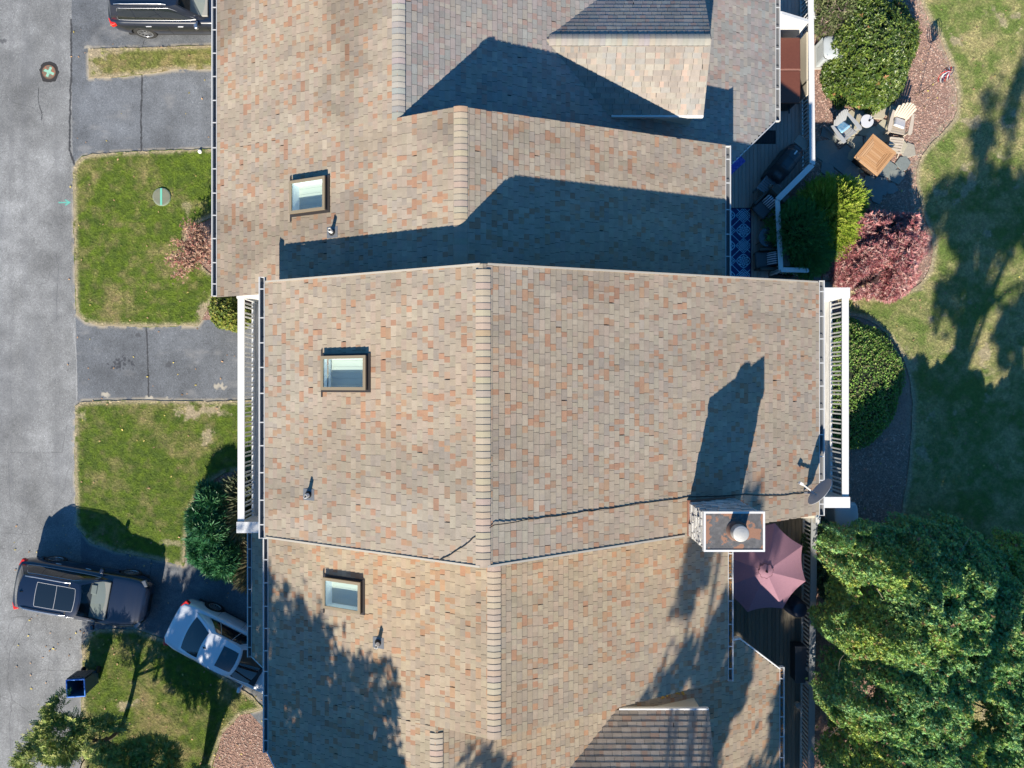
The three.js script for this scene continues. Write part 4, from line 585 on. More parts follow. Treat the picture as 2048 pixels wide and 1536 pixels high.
// covered barbecue
function draped(name, rings, W, D, topFn, mat, parent, sq = 6) { // a cloth cover: superellipse rings with folds, closed at the top
  const n = 72, pos = [], idx = []; const R = rings.length + 10;
  for (let r = 0; r < R; r++) for (let i = 0; i < n; i++) {
    const a = i / n * 2 * PI, s = Math.pow(abs(cos(a)) ** sq + abs(sin(a)) ** sq, -1 / sq); let k, y;
    if (r < rings.length) { k = rings[r][1]; y = rings[r][0]; const f = (1 - r / rings.length); k *= 1 + 0.022 * f * sin(a * 17 + 2 * sin(a * 3)) + 0.02 * (noise(a * 5, y * 5) - 0.5); } else { k = rings.at(-1)[1] * (1 - (r - rings.length + 1) / 10.02); y = 0; }
    const x = cos(a) * s * k * W / 2, z = sin(a) * s * k * D / 2; const top = topFn(x, z) + 0.018 * (fbm(x * 5, z * 5, 3) - 0.5); if (r >= rings.length) y = top; else y = y * top; pos.push(x, y, z);
  }
  for (let r = 0; r + 1 < R; r++) for (let i = 0; i < n; i++) { const a = r * n + i, b = r * n + (i + 1) % n, c = a + n, d = b + n; idx.push(a, c, b, b, c, d); }
  const g = new THREE.BufferGeometry(); g.setAttribute('position', new THREE.Float32BufferAttribute(pos, 3)); g.setIndex(idx); g.computeVertexNormals(); metreUV(g); return mesh(name, g, mat, parent);
}
{
  const t = thing('barbecue', 'barbecue grill under a fitted black cover by the white rail', 'barbecue', P(1570, 327, 0.9).setY(DY), atan2(70, 55));
  const cov = std([0.032, 0.04, 0.048], 0.35, { bumpMap: rep(bumpTex, 2), bumpScale: 0.002, side: THREE.DoubleSide });
  draped('cover', [[0.06, 1.03], [0.3, 1.0], [0.7, 0.985], [0.9, 0.96], [0.975, 0.91]], 1.42, 0.66, (x, z) => 0.86 + 0.22 * sstep(0.52, 0.36, abs(x)) - 0.16 * sstep(0.1, 0.33, abs(z)), cov, t);
  new MB().box(0.16, 0.004, 0.05, 0.28, 1.105, 0.0, 0, 0.1).build('emblem', M.white, t); new MB().rbox(0.34, 0.03, 0.52, 0.01, 0.82, 0.82, 0, 0, 0, -0.1).build('side_shelf', std([0.20, 0.18, 0.15], 0.6), t);
  new MB().tube([V(0.02, 1.1, -0.3), V(0.04, 1.11, 0), V(0.02, 1.0, 0.3)], 0.006, 5).tube([V(-0.33, 1.08, -0.3), V(-0.31, 1.1, 0), V(-0.33, 0.95, 0.3)], 0.006, 5).build('seam', std([0.01, 0.011, 0.012], 0.6), t);
}
// slatted side table with ceramic lantern
{
  const w = std([0.20, 0.225, 0.255], 0.7, { map: woodMap }), p = P(1532, 379, 0.5).setY(DY), turn = -PI / 4 + 0.1, t = thing('side_table', 'grey slatted square side table at the deck corner', 'side table', p, turn);
  for (let k = 0; k < 7; k++) new MB().box(0.58, 0.02, 0.072, 0, 0.5, -0.252 + k * 0.084).build('slat', w, t); new MB().box(0.04, 0.07, 0.62, 0.31, 0.48, 0).box(0.04, 0.07, 0.62, -0.31, 0.48, 0).build('apron', w, t);
  for (const [x, z] of [[1, 1], [1, -1], [-1, 1], [-1, -1]]) new MB().box(0.05, 0.5, 0.05, x * 0.28, 0.25, z * 0.28).build('leg', w, t);
  const l = thing('lantern', 'small pale ceramic lantern standing on the slatted side table', 'lantern', p.clone().add(V(0.05, 0.51, 0.0))), pr = [[0.05, 0], [0.075, 0.03], [0.08, 0.08], [0.06, 0.13], [0.04, 0.15], [0.045, 0.16], [0.03, 0.15]].map(([a, b]) => new THREE.Vector2(a, b));
  mesh('jar', new THREE.LatheGeometry(pr, 20), std([0.36, 0.32, 0.27], 0.7, { side: THREE.DoubleSide }), l); new MB().tube([V(-0.045, 0.15, 0), V(0, 0.24, 0), V(0.045, 0.15, 0)], 0.004, 5).build('handle', M.black, l);
}
// wicker armchairs with striped cushions
const wickerTex = dataTex(64, 64, (i, j, o) => { const a = ((i >> 2) + (j >> 2)) & 1, v = (a ? 0.8 : 0.45) + 0.2 * hash(i, j); o[0] = o[1] = o[2] = v; }), wicker = std([0.10, 0.085, 0.07], 0.65, { map: rep(wickerTex, 6), bumpMap: rep(wickerTex, 6), bumpScale: 0.005 });
const seatCloth = std([0.10, 0.11, 0.12], 0.85, { map: rep(grainTex, 4) });
function armchair(p, turn, label, clabel) {
  const t = thing('armchair', label, 'armchair', p, turn, 'wicker armchairs on the north deck');
  new MB().rbox(0.66, 0.22, 0.62, 0.05, 0, 0.27, 0.02).build('seat_frame', wicker, t); new MB().rbox(0.54, 0.15, 0.64, 0.07, 0, 0.42, 0.08, 0, 0, 0, 4).build('seat_cushion', seatCloth, t);
  new MB().rbox(0.66, 0.62, 0.16, 0.06, 0, 0.56, -0.34, 0, -0.28).rbox(0.66, 0.07, 0.30, 0.03, 0, 0.86, -0.5, 0, -0.1).build('backrest', wicker, t);
  for (const e of [-1, 1]) { new MB().rbox(0.1, 0.06, 0.6, 0.025, e * 0.34, 0.62, 0).rbox(0.07, 0.36, 0.5, 0.02, e * 0.335, 0.42, -0.02).build('armrest', wicker, t); for (const z of [-0.26, 0.28]) new MB().box(0.05, 0.18, 0.05, e * 0.28, 0.09, z).build('leg', wicker, t); }
  const st = dataTex(96, 16, (i, j, o) => { const w = (i % 16) < 9; o[0] = w ? 0.62 : 0.012; o[1] = w ? 0.63 : 0.018; o[2] = w ? 0.66 : 0.06; }); const g = new RoundedBoxGeometry(0.46, 0.40, 0.16, 5, 0.075), q = g.attributes.position; for (let i = 0; i < q.count; i++) { const x = q.getX(i), y = q.getY(i); q.setZ(i, q.getZ(i) * (1.15 - 1.6 * max(abs(x) / 0.46, abs(y) / 0.4) ** 2)); } g.computeVertexNormals();
  const uv = g.attributes.uv; for (let i = 0; i < q.count; i++) uv.setXY(i, q.getX(i) / 0.46 + 0.5, q.getY(i) / 0.4 + 0.5);
  const c = mesh('cushion', g, std([1, 1, 1], 0.85, { map: st })); c.position.copy(t.localToWorld(V(0, 0.62, -0.13))); c.rotation.set(-0.62, turn, 0, 'YXZ'); tag(c, clabel, 'cushion', 'striped cushions');
}
armchair(P(1526, 416, 0.5).setY(DY), -0.80, 'dark wicker armchair turned to the corner by the slatted table', 'navy and white striped cushion on the armchair by the slatted table'); armchair(P(1528, 522, 0.5).setY(DY), -PI / 2 + 0.05, 'dark wicker armchair beside the three black pots', 'navy and white striped cushion on the armchair nearest the pots');
{
  const p = P(1531, 478, 0.5).setY(DY), t = thing('garden_table', 'round glass topped garden table between the two wicker armchairs', 'table', p); const tg = new THREE.MeshPhysicalMaterial({ color: lin(0.35, 0.42, 0.48), roughness: 0.05, transmission: 0.85, thickness: 0 });
  new MB().cyl(0.34, 0.34, 0.012, 0, 0.5, 0, 40).build('glass_top', tg, t); mesh('rim', new THREE.TorusGeometry(0.345, 0.014, 8, 48).rotateX(PI / 2).translate(0, 0.498, 0), M.metal.clone(), t).material.color.setRGB(0.12, 0.13, 0.14);
  for (let k = 0; k < 3; k++) { const a = k * 2.094 + 0.5; new MB().tube([V(cos(a) * 0.3, 0.49, sin(a) * 0.3), V(cos(a) * 0.1, 0.25, sin(a) * 0.1), V(cos(a) * 0.34, 0.0, sin(a) * 0.34)], 0.012, 6).build('leg', M.black, t); }
  const top = p.clone().add(V(0, 0.507, 0)), pl = thing('potted_plant', 'small bright green plant in a pot on the round glass table', 'potted plant', top.clone().add(V(0.0, 0, 0.06)));
  new MB().cyl(0.05, 0.04, 0.08, 0, 0.04, 0, 14).build('pot', std([0.1, 0.11, 0.12], 0.6), pl); const lv = new MB(); for (let k = 0; k < 60; k++) { const a = rnd() * 6.28, r = rr(0.01, 0.09); lv.add(place(new THREE.PlaneGeometry(0.05, 0.035), cos(a) * r, 0.10 + rr(-0.02, 0.03), sin(a) * r, -PI / 2 + gauss() * 0.5, a, gauss() * 0.5)); } lv.build('leaves', std([0.05, 0.33, 0.06], 0.7, { side: THREE.DoubleSide }), pl);
  for (const [x, z, l] of [[-0.04, -0.06, 'clear drinking glass left on the glass garden table'], [0.1, -0.02, 'wide glass bowl on the glass garden table']]) { const w = x > 0 ? 0.075 : 0.042; const m = mesh('drinking_glass', new THREE.LatheGeometry([[w * 0.7, 0], [w, 0.09], [w * 0.9, 0.09], [w * 0.62, 0.012], [0, 0.012]].map(([a, b]) => new THREE.Vector2(a, b)), 20), new THREE.MeshPhysicalMaterial({ roughness: 0.05, transmission: 0.9, thickness: 0, side: THREE.DoubleSide, color: lin(0.8, 0.9, 0.95) })); m.position.copy(top).add(V(x, 0, z)); tag(m, l, 'glass'); }
}
for (const [u, v, k] of [[1557, 548, 'left'], [1569, 550, 'middle'], [1578, 550, 'right']]) { const m = mesh('flower_pot', new THREE.LatheGeometry([[0.045, 0], [0.075, 0.15], [0.085, 0.15], [0.085, 0.17], [0.065, 0.17], [0.06, 0.12], [0, 0.12]].map(([a, b]) => new THREE.Vector2(a, b)), 20), std([0.014, 0.013, 0.016], 0.5, { side: THREE.DoubleSide })); m.position.copy(P(u, v, DY)); tag(m, `small black pot on the deck, ${k} of the three in a row`, 'pot', 'black pots in a row'); }
// adirondack chairs, footrest, round stool, fire table
const adiW = { grey: std([0.36, 0.37, 0.38], 0.75, { map: woodMap }), teak: std([0.52, 0.45, 0.37], 0.75, { map: woodMap }) };
function adirondack(p, turn, mat, label) {
  const t = thing('garden_chair', label, 'garden chair', p, turn);
  const top = [0.60, 0.70, 0.755, 0.775, 0.755, 0.70, 0.60];
  for (let k = 0; k < 7; k++) { const f = (k - 3) / 3, L = top[k], x0 = f * 0.215, x1 = f * 0.30, an = atan2(x1 - x0, 0.78); const m = mesh('back_slat', new RoundedBoxGeometry(0.078, L, 0.02, 2, 0.009), mat, t); m.position.set((x0 + x1) / 2, 0.30 + L * 0.44, -0.24 - L * 0.245); m.rotation.set(-0.5, 0, -an, 'XYZ'); }
  for (let k = 0; k < 6; k++) { const m = mesh('seat_slat', new RoundedBoxGeometry(0.52, 0.02, 0.078, 1, 0.006), mat, t); m.position.set(0, 0.30 + 0.1 * k / 5, -0.2 + k * 0.088); m.rotation.x = -0.2; }
  for (const e of [-1, 1]) { const s = new THREE.Shape([[-0.05, -0.42], [0.03, -0.45], [0.07, -0.1], [0.085, 0.24], [0.04, 0.32], [-0.04, 0.32], [-0.06, 0.2]].map(([a, b]) => new THREE.Vector2(e * a, -b))), g = new THREE.ExtrudeGeometry(s, { depth: 0.022, bevelEnabled: false }); g.rotateX(-PI / 2); const m = mesh('armrest', g, mat, t); m.position.set(e * 0.355, 0.56, 0); new MB().box(0.03, 0.56, 0.10, e * 0.31, 0.28, 0.22).build('leg', mat, t); new MB().bar(V(e * 0.28, 0.36, 0.3), V(e * 0.28, 0.02, -0.62), 0.025, 0.12).build('leg', mat, t); }
  new MB().box(0.6, 0.07, 0.022, 0, 0.56, -0.42).build('back_rail', mat, t);
  return t;
}
function pad(name, label, cat, p, turn, w, d, th, mat, tilt = 0) { const g = new RoundedBoxGeometry(w, th, d, 4, th * 0.45), q = g.attributes.position; for (let i = 0; i < q.count; i++) { const m = max(abs(q.getX(i)) / w, abs(q.getZ(i)) / d) * 2; q.setY(i, q.getY(i) * (1.25 - 0.75 * m * m) + 0.006 * sin(q.getX(i) * 40)); } g.computeVertexNormals(); metreUV(g, 3); const m = mesh(name, g, mat); m.position.copy(p); m.rotation.set(tilt, turn, 0, 'YXZ'); return tag(m, label, cat); }
{
  const p1 = P(1690, 262, 0.4).setY(0.03), t1 = adirondack(p1, 0.68, adiW.grey, 'grey slatted garden chair in the shade with a blue cushion');
  pad('cushion', 'pale blue patterned cushion on the shaded garden chair', 'cushion', t1.localToWorld(V(-0.04, 0.47, -0.16)), 0.68, 0.40, 0.36, 0.12, std([0.30, 0.46, 0.58], 0.85, { map: dataTex(64, 64, (i, j, o) => { const k = sstep(0.5, 0.6, fbm(i / 6, j / 6, 3)); o[0] = mix(0.9, 0.4, k); o[1] = mix(0.95, 0.75, k); o[2] = 0.95; }) }), -0.55);
  const p2 = P(1797, 252, 0.4).setY(0.01), t2 = adirondack(p2, -0.2, adiW.teak, 'pale sunlit wooden garden chair with a white cushion');
  pad('cushion', 'white square cushion on the sunlit garden chair', 'cushion', t2.localToWorld(V(-0.02, 0.47, -0.08)), -0.35, 0.40, 0.40, 0.11, std([0.68, 0.67, 0.66], 0.85, { map: rep(grainTex, 2) }), -0.35);
  const f = thing('footrest', 'slatted wooden footrest in front of the sunlit garden chair', 'footrest', P(1791, 290, 0.3).setY(0.01), -0.12); for (let k = 0; k < 6; k++) { const m = mesh('slat', new RoundedBoxGeometry(0.5, 0.02, 0.075, 1, 0.006), adiW.teak, f); m.position.set(0, 0.34 - 0.012 * k * k * 0.35, -0.22 + k * 0.09); } for (const e of [-1, 1]) new MB().bar(V(e * 0.23, 0.33, -0.25), V(e * 0.23, 0.03, 0.36), 0.028, 0.1).build('leg', adiW.teak, f);
  const s = thing('garden_stool', 'low round pale grey stool on the flagstones', 'stool', P(1733, 243, 0.4).setY(0.02)); new MB().cyl(0.23, 0.23, 0.035, 0, 0.42, 0, 32).build('top', std([0.50, 0.50, 0.52], 0.6), s); new MB().cyl(0.06, 0.10, 0.4, 0, 0.2, 0, 16).build('pedestal', M.black, s);
  const k = thing('iron_ornament', 'small black iron ornament standing on the round pale stool', 'ornament', P(1733, 243, 0.4).setY(0.4585).add(V(0.08, 0, -0.02))); new MB().cyl(0.03, 0.04, 0.02, 0, 0.01, 0, 12).cyl(0.009, 0.012, 0.2, 0, 0.12, 0, 8).build('stem', M.black, k); mesh('finial', new THREE.SphereGeometry(0.032, 14, 10).translate(0, 0.235, 0), M.black, k);
  const w = [0.52, 0.29, 0.135], fm = [std(w, 0.6, { map: woodMap }), std([0.47, 0.25, 0.11], 0.6, { map: woodMap }), std([0.56, 0.33, 0.17], 0.6, { map: woodMap })], ft = thing('fire_table', 'square wooden fire table with mitred frame boards on the patio', 'table', P(1750, 310, 0.58).setY(0.03), -0.68);
  new MB().box(0.84, 0.5, 0.84, 0, 0.25, 0).build('base', std([0.05, 0.035, 0.028], 0.7), ft);
  const ringB = (o, i, y) => { for (let k = 0; k < 4; k++) { const sh = new THREE.Shape([[-o + 0.003, o], [o - 0.003, o], [i - 0.003, i + 0.003], [-i + 0.003, i + 0.003]].map(([a, b]) => new THREE.Vector2(a, b))), g = new THREE.ExtrudeGeometry(sh, { depth: 0.03, bevelEnabled: true, bevelSize: 0.003, bevelThickness: 0.003, bevelSegments: 1 }); g.rotateX(-PI / 2); g.rotateY(k * PI / 2); g.translate(0, y, 0); mesh('frame_board', g, fm[(k + (o > 0.45 ? 0 : 1)) % 3], ft); } };
  ringB(0.53, 0.43, 0.545); ringB(0.42, 0.385, 0.548); ringB(0.375, 0.305, 0.55); ringB(0.295, 0.245, 0.548);
  for (let q = 0; q < 6; q++) { const m = mesh('slat', new THREE.BoxGeometry(0.476, 0.028, 0.072), fm[q % 3], ft); m.position.set(0, 0.562, -0.2 + q * 0.08); } new MB().box(0.9, 0.03, 0.9, 0, 0.525, 0).build('top_board', M.black, ft);
}
// garden spinner
{
  const t = thing('wind_spinner', 'red, white and blue wind spinner of nested metal arcs on a thin pole', 'wind spinner', P(1838, 187, 0)); new MB().cyl(0.009, 0.011, 1.36, 0, 0.68, 0, 8).build('pole', M.black, t); new MB().tube([V(-0.22, 0.0, 0.02), V(-0.11, 0.05, 0), V(0, 0.3, 0)], 0.006, 5).tube([V(0.16, 0.0, 0.14), V(0.08, 0.06, 0.07), V(0, 0.3, 0)], 0.006, 5).build('foot', M.black, t);
  const cols = [[0.02, 0.035, 0.11], [0.62, 0.62, 0.62], [0.42, 0.018, 0.02]];
  for (let k = 0; k < 9; k++) for (const e of [-1, 1]) { const pts = [], R = 0.27, w = 0.09 + 0.021 * k; for (let i = 0; i <= 10; i++) { const a = -PI / 2 + PI * i / 10, tw = e * (0.15 + 0.31 * k) + 0.6 * sin(a); pts.push(V(cos(a) * w * cos(tw) * e * 1.15, 1.62 + sin(a) * R * (0.62 + 0.045 * k), cos(a) * w * sin(tw) * 1.15)); } new MB().tube(pts, 0.0125, 5, 20).build('arc', std(cols[e > 0 ? k % 3 : (k + 1) % 3], 0.35, { metalness: 0.3 }), t); }
}
// mauve parasol on the south deck
{
  const c = P(1532, 1142, 2.72).setY(0), t = thing('parasol', 'large octagonal mauve garden parasol seen from above beside the chimney', 'parasol', V(c.x, DY - 0.04, c.z)), pos = [], idx = [], N = 8, S = 10, a0 = 0.30, cl = std([0.30, 0.155, 0.20], 0.85, { side: THREE.DoubleSide, map: rep(grainTex, 3), bumpMap: rep(bumpTex, 6), bumpScale: 0.001 });
  const yTop = 2.46; const pt = (k, j, r, lip = 0) => { const f = j / S, A = a0 + k * PI / 4, B = A + PI / 4, ca = V(cos(A), 0, sin(A)), cb = V(cos(B), 0, sin(B)), p = ca.lerp(cb, f), sag = 4 * f * (1 - f); return V(p.x * r * 1.53 * (1 - 0.05 * sag * r * r), yTop - 0.46 * r ** 1.12 - 0.035 * sag * r - lip, p.z * r * 1.53 * (1 - 0.05 * sag * r * r)); };
  const m = new MB(); for (let k = 0; k < N; k++) { const p = [], id = [], RR = 10; for (let i = 0; i <= RR; i++) for (let j = 0; j <= S; j++) { const q = pt(k, j, 0.06 + 0.94 * i / RR); p.push(q.x, q.y, q.z); } for (let i = 0; i < RR; i++) for (let j = 0; j < S; j++) { const a = i * (S + 1) + j; id.push(a, a + 1, a + S + 1, a + 1, a + S + 2, a + S + 1); } const g = new THREE.BufferGeometry(); g.setAttribute('position', new THREE.Float32BufferAttribute(p, 3)); g.setIndex(id); g.computeVertexNormals(); metreUV(g); const mm = mesh('canopy_panel', g, cl, t); }
  { const p = [], id = []; const n = 96; for (let i = 0; i <= 4; i++) for (let j = 0; j < n; j++) { const a = j / n * 2 * PI, r = i / 4 * (0.225 + 0.018 * cos(8 * a + 1)); p.push(cos(a) * r, yTop + 0.055 - 0.33 * r, sin(a) * r); } for (let i = 0; i < 4; i++) for (let j = 0; j < n; j++) { const a = i * n + j, b = i * n + (j + 1) % n; id.push(a, b, a + n, b, b + n, a + n); } const g = new THREE.BufferGeometry(); g.setAttribute('position', new THREE.Float32BufferAttribute(p, 3)); g.setIndex(id); g.computeVertexNormals(); metreUV(g); mesh('vent_cap', g, cl, t); const e = []; for (let j = 0; j < n; j++) { const a = j / n * 2 * PI, r = 0.228 + 0.018 * cos(8 * a + 1); e.push(V(cos(a) * r, yTop - 0.022, sin(a) * r)); } new MB().tube(e, 0.0075, 4, 96, true).build('vent_piping', std([0.09, 0.03, 0.04], 0.8), t); }
  new MB().cyl(0.03, 0.04, 0.09, 0, yTop + 0.075, 0, 12).build('finial', std([0.015, 0.008, 0.008], 0.4), t); new MB().cyl(0.022, 0.022, 2.45, 0, 1.22, 0, 12).build('pole', M.darkBronze, t); new MB().cyl(0.26, 0.28, 0.08, 0, 0.04, 0, 24).build('foot', M.black, t);
  for (let k = 0; k < 8; k++) { const a = pt(k, 0, 0.07, 0.02), b = pt(k, 0, 0.99, 0.015); new MB().bar(a, b, 0.014, 0.014).build('rib', M.metal, t); }
}
{
  const t = thing('kettle_grill', 'round kettle grill under a dark navy cover by the grey rail', 'barbecue', P(1592, 1214, 0.8).setY(DY - 0.04)); draped('cover', [[0.12, 1.02], [0.5, 1.0], [0.8, 0.95], [0.93, 0.82]], 0.66, 0.66, (x, z) => 0.95 - 0.9 * (x * x + z * z), std([0.018, 0.026, 0.05], 0.45, { side: THREE.DoubleSide }), t, 2);
  const b = thing('deck_box', 'dark storage box standing on the south deck by the rail', 'box', P(1600, 1320, 0.4).setY(DY - 0.04)); new MB().rbox(0.62, 0.5, 1.25, 0.03, 0, 0.25, 0).build('body', std([0.035, 0.037, 0.042], 0.6), b); new MB().rbox(0.68, 0.07, 1.3, 0.025, 0, 0.53, 0).build('lid', std([0.05, 0.055, 0.065], 0.55), b);
  const w = thing('pail', 'small white pail on the south deck below the storage box', 'pail', P(1592, 1405, 0.2).setY(DY - 0.04)); mesh('body', new THREE.LatheGeometry([[0.08, 0], [0.11, 0.2], [0.1, 0.2], [0.075, 0.02], [0, 0.02]].map(([a, c]) => new THREE.Vector2(a, c)), 20), std([0.5, 0.49, 0.46], 0.5, { side: THREE.DoubleSide }), w); mesh('handle', new THREE.TorusGeometry(0.105, 0.005, 6, 20, PI).rotateX(-0.9).translate(0, 0.2, 0), M.metal, w);
}
// street things: manhole, drain cover, cap, recycling bin
{
  const t = thing('manhole_cover', 'rusty round manhole cover with a mint green painted cross in the road', 'manhole cover', P(98, 144, 0)), s = new THREE.Shape(); for (let k = 0; k <= 60; k++) { const a = k / 60 * 2 * PI, r = 0.345 + 0.03 * (noise(cos(a) * 5 + 9, sin(a) * 5) - 0.5) * 2; s[k ? 'lineTo' : 'moveTo'](cos(a) * r, sin(a) * r * 1.14); }
  const g = new THREE.ExtrudeGeometry(s, { depth: 0.006, bevelEnabled: false }); g.rotateX(-PI / 2); g.translate(0, 0.003, 0); metreUV(g, 2); mesh('tar_collar', g, std([0.03, 0.028, 0.028], 0.85, { map: grainTex }), t);
  const tx = dataTex(256, 256, (i, j, o) => { const x = (i - 128) / 128, y = (j - 128) / 128, c = cos(0.42), q = sin(0.42), u = x * c + y * q, v = -x * q + y * c, paint = (abs(u) < 0.2 && abs(v) < 0.8) || (abs(v) < 0.2 && abs(u) < 0.82), n = fbm(x * 6 + 9, y * 6, 4), g = 0.8 + 0.4 * hash(i, j); const w = paint ? sstep(0.25, 0.35, n) : 0, rust = sstep(0.45, 0.6, n); o[0] = mix(mix(0.14, 0.30, rust), 0.24, w) * g; o[1] = mix(mix(0.125, 0.11, rust), 0.46, w) * g; o[2] = mix(mix(0.09, 0.06, rust), 0.34, w) * g; });
  const d = new THREE.CylinderGeometry(0.235, 0.235, 0.02, 40); d.translate(0, 0.006, 0); const uv = d.attributes.uv, p = d.attributes.position; for (let i = 0; i < p.count; i++) uv.setXY(i, p.getX(i) / 0.47 + 0.5, p.getZ(i) / 0.47 + 0.5); mesh('lid', d, std([1, 1, 1], 0.7, { map: tx }), t); mesh('ring', new THREE.TorusGeometry(0.245, 0.012, 6, 48).rotateX(PI / 2).translate(0, 0.012, 0), std([0.10, 0.055, 0.035], 0.7), t);
  const c = thing('drain_cover', 'round gridded cover in the lawn with a mint green painted stripe', 'drain cover', P(324, 394, 0.03).setY(0.03)); const cm = std([0.27, 0.275, 0.20], 0.85, { map: grainTex });
  new MB().cyl(0.315, 0.33, 0.05, 0, 0.03, 0, 40).build('frame', std([0.20, 0.245, 0.19], 0.8), c); const rb = new MB(); for (let k = -7; k <= 7; k++) { const q = k * 0.04, l = 2 * sqrt(0.295 ** 2 - q * q); rb.box(0.014, 0.02, l, q, 0.06, 0).box(l, 0.018, 0.014, 0, 0.06, q); } rb.build('grid', cm, c).userData.kind = 'stuff'; new MB().box(0.07, 0.022, 0.6, 0.0, 0.064, 0).build('painted_bar', std([0.13, 0.46, 0.34], 0.6), c);
  tag(mesh('ground_cap', new THREE.LatheGeometry([[0.07, 0], [0.07, 0.05], [0.055, 0.07], [0, 0.075]].map(([a, b]) => new THREE.Vector2(a, b)), 18).translate(0, 0.03, 0).translate(P(401, 304).x, 0, P(401, 304).z), M.pvc), 'small white pipe cap at the top edge of the lawn', 'pipe cap');
  const b = thing('recycling_bin', 'blue wheeled recycling bin with its dark lid thrown open', 'recycling bin', P(152, 1376, 1.05).setY(0.03), 0.06), bl = new THREE.MeshStandardMaterial({ color: lin(0.018, 0.085, 0.42), roughness: 0.5, side: THREE.DoubleSide }), teal = bl.clone(); teal.color.setRGB(0.015, 0.07, 0.13);
  const w = new MB(), ringAt = (y, k) => [[-0.29 * k, y, -0.27 * k], [0.29 * k, y, -0.27 * k], [0.29 * k, y, 0.27 * k], [-0.29 * k, y, 0.27 * k]].map((q) => V(...q)); const lo = ringAt(0.08, 0.8), hi = ringAt(1.03, 1); const pos = []; for (let k = 0; k < 4; k++) { const a = lo[k], bq = lo[(k + 1) % 4], cq = hi[(k + 1) % 4], d = hi[k]; for (const q of [a, bq, cq, a, cq, d]) pos.push(q.x, q.y, q.z); } for (const q of [lo[0], lo[2], lo[1], lo[0], lo[3], lo[2]]) pos.push(q.x, q.y + 0.02, q.z); const bg = new THREE.BufferGeometry(); bg.setAttribute('position', new THREE.Float32BufferAttribute(pos, 3)); bg.computeVertexNormals(); mesh('body', bg, teal, b);
  new MB().rbox(0.66, 0.05, 0.045, 0.015, 0, 1.04, 0.29).rbox(0.66, 0.05, 0.045, 0.015, 0, 1.04, -0.29).rbox(0.045, 0.05, 0.54, 0.015, 0.31, 1.04, 0).rbox(0.045, 0.05, 0.54, 0.015, -0.31, 1.04, 0).build('rim', std([0.05, 0.20, 0.62], 0.45), b); new MB().box(0.5, 0.01, 0.46, 0, 0.32, 0).build('inside_floor', std([0.008, 0.02, 0.10], 0.7), b);
  const lid = new MB(); lid.rbox(0.62, 0.62, 0.035, 0.015, 0, 0.72, -0.345, 0, 0.05); for (let k = -2; k <= 2; k++) lid.box(0.05, 0.5, 0.012, k * 0.1, 0.72, -0.37, 0, 0.05); lid.build('lid', std([0.09, 0.095, 0.095], 0.6), b); new MB().tube([V(-0.26, 1.0, -0.33), V(-0.2, 1.02, -0.38), V(0.2, 1.02, -0.38), V(0.26, 1.0, -0.33)], 0.014, 6).build('handle', M.black, b);
  for (const e of [-1, 1]) new MB().cyl(0.12, 0.12, 0.05, e * 0.27, 0.12, -0.27, 20, 0, 0, PI / 2).build('wheel', M.rubber, b);
}

// ---------------------------------------------------------------- cars
function patch(fn, u0, u1, v0, v1, nu, nv, off = 0) {
  const pos = [], idx = [], nrm = (u, v) => { const e = 1e-3, a = fn(u + e, v).sub(fn(u - e, v)), b = fn(u, v + e).sub(fn(u, v - e)); return a.cross(b).normalize(); };
  for (let i = 0; i <= nu; i++) for (let j = 0; j <= nv; j++) { const u = mix(u0, u1, i / nu), v = mix(v0, v1, j / nv), p = fn(u, v); if (off) { const n = nrm(u, v); if (n.dot(p.clone().sub(V(p.x * 0.8, 0.6, 0))) < 0) n.negate(); p.addScaledVector(n, off); } pos.push(p.x, p.y, p.z); }
  for (let i = 0; i < nu; i++) for (let j = 0; j < nv; j++) { const a = i * (nv + 1) + j, b = a + nv + 1; idx.push(a, b, a + 1, b, b + 1, a + 1); }
  const g = new THREE.BufferGeometry(); g.setAttribute('position', new THREE.Float32BufferAttribute(pos, 3)); g.setIndex(idx); g.computeVertexNormals();
  const n = g.attributes.normal, q = g.attributes.position; let s = 0; for (let i = 0; i < n.count; i++) s += n.getX(i) * q.getX(i) * 0.2 + n.getY(i) * (q.getY(i) - 0.6) + n.getZ(i) * q.getZ(i); if (s < 0) { const ix = g.index.array; for (let i = 0; i < ix.length; i += 3) { const t = ix[i]; ix[i] = ix[i + 1]; ix[i + 1] = t; } g.computeVertexNormals(); }
  return g;
}
const rimMat = std([0.45, 0.46, 0.48], 0.3, { metalness: 0.8 }), chrome = std([0.5, 0.51, 0.53], 0.34, { metalness: 0.9 }), lampRed = std([0.55, 0.02, 0.015], 0.25), lampClear = std([0.16, 0.17, 0.18], 0.12, { metalness: 0.4 });
const interiorDark = std([0.025, 0.025, 0.027], 0.8), interiorPale = std([0.28, 0.27, 0.24], 0.7);
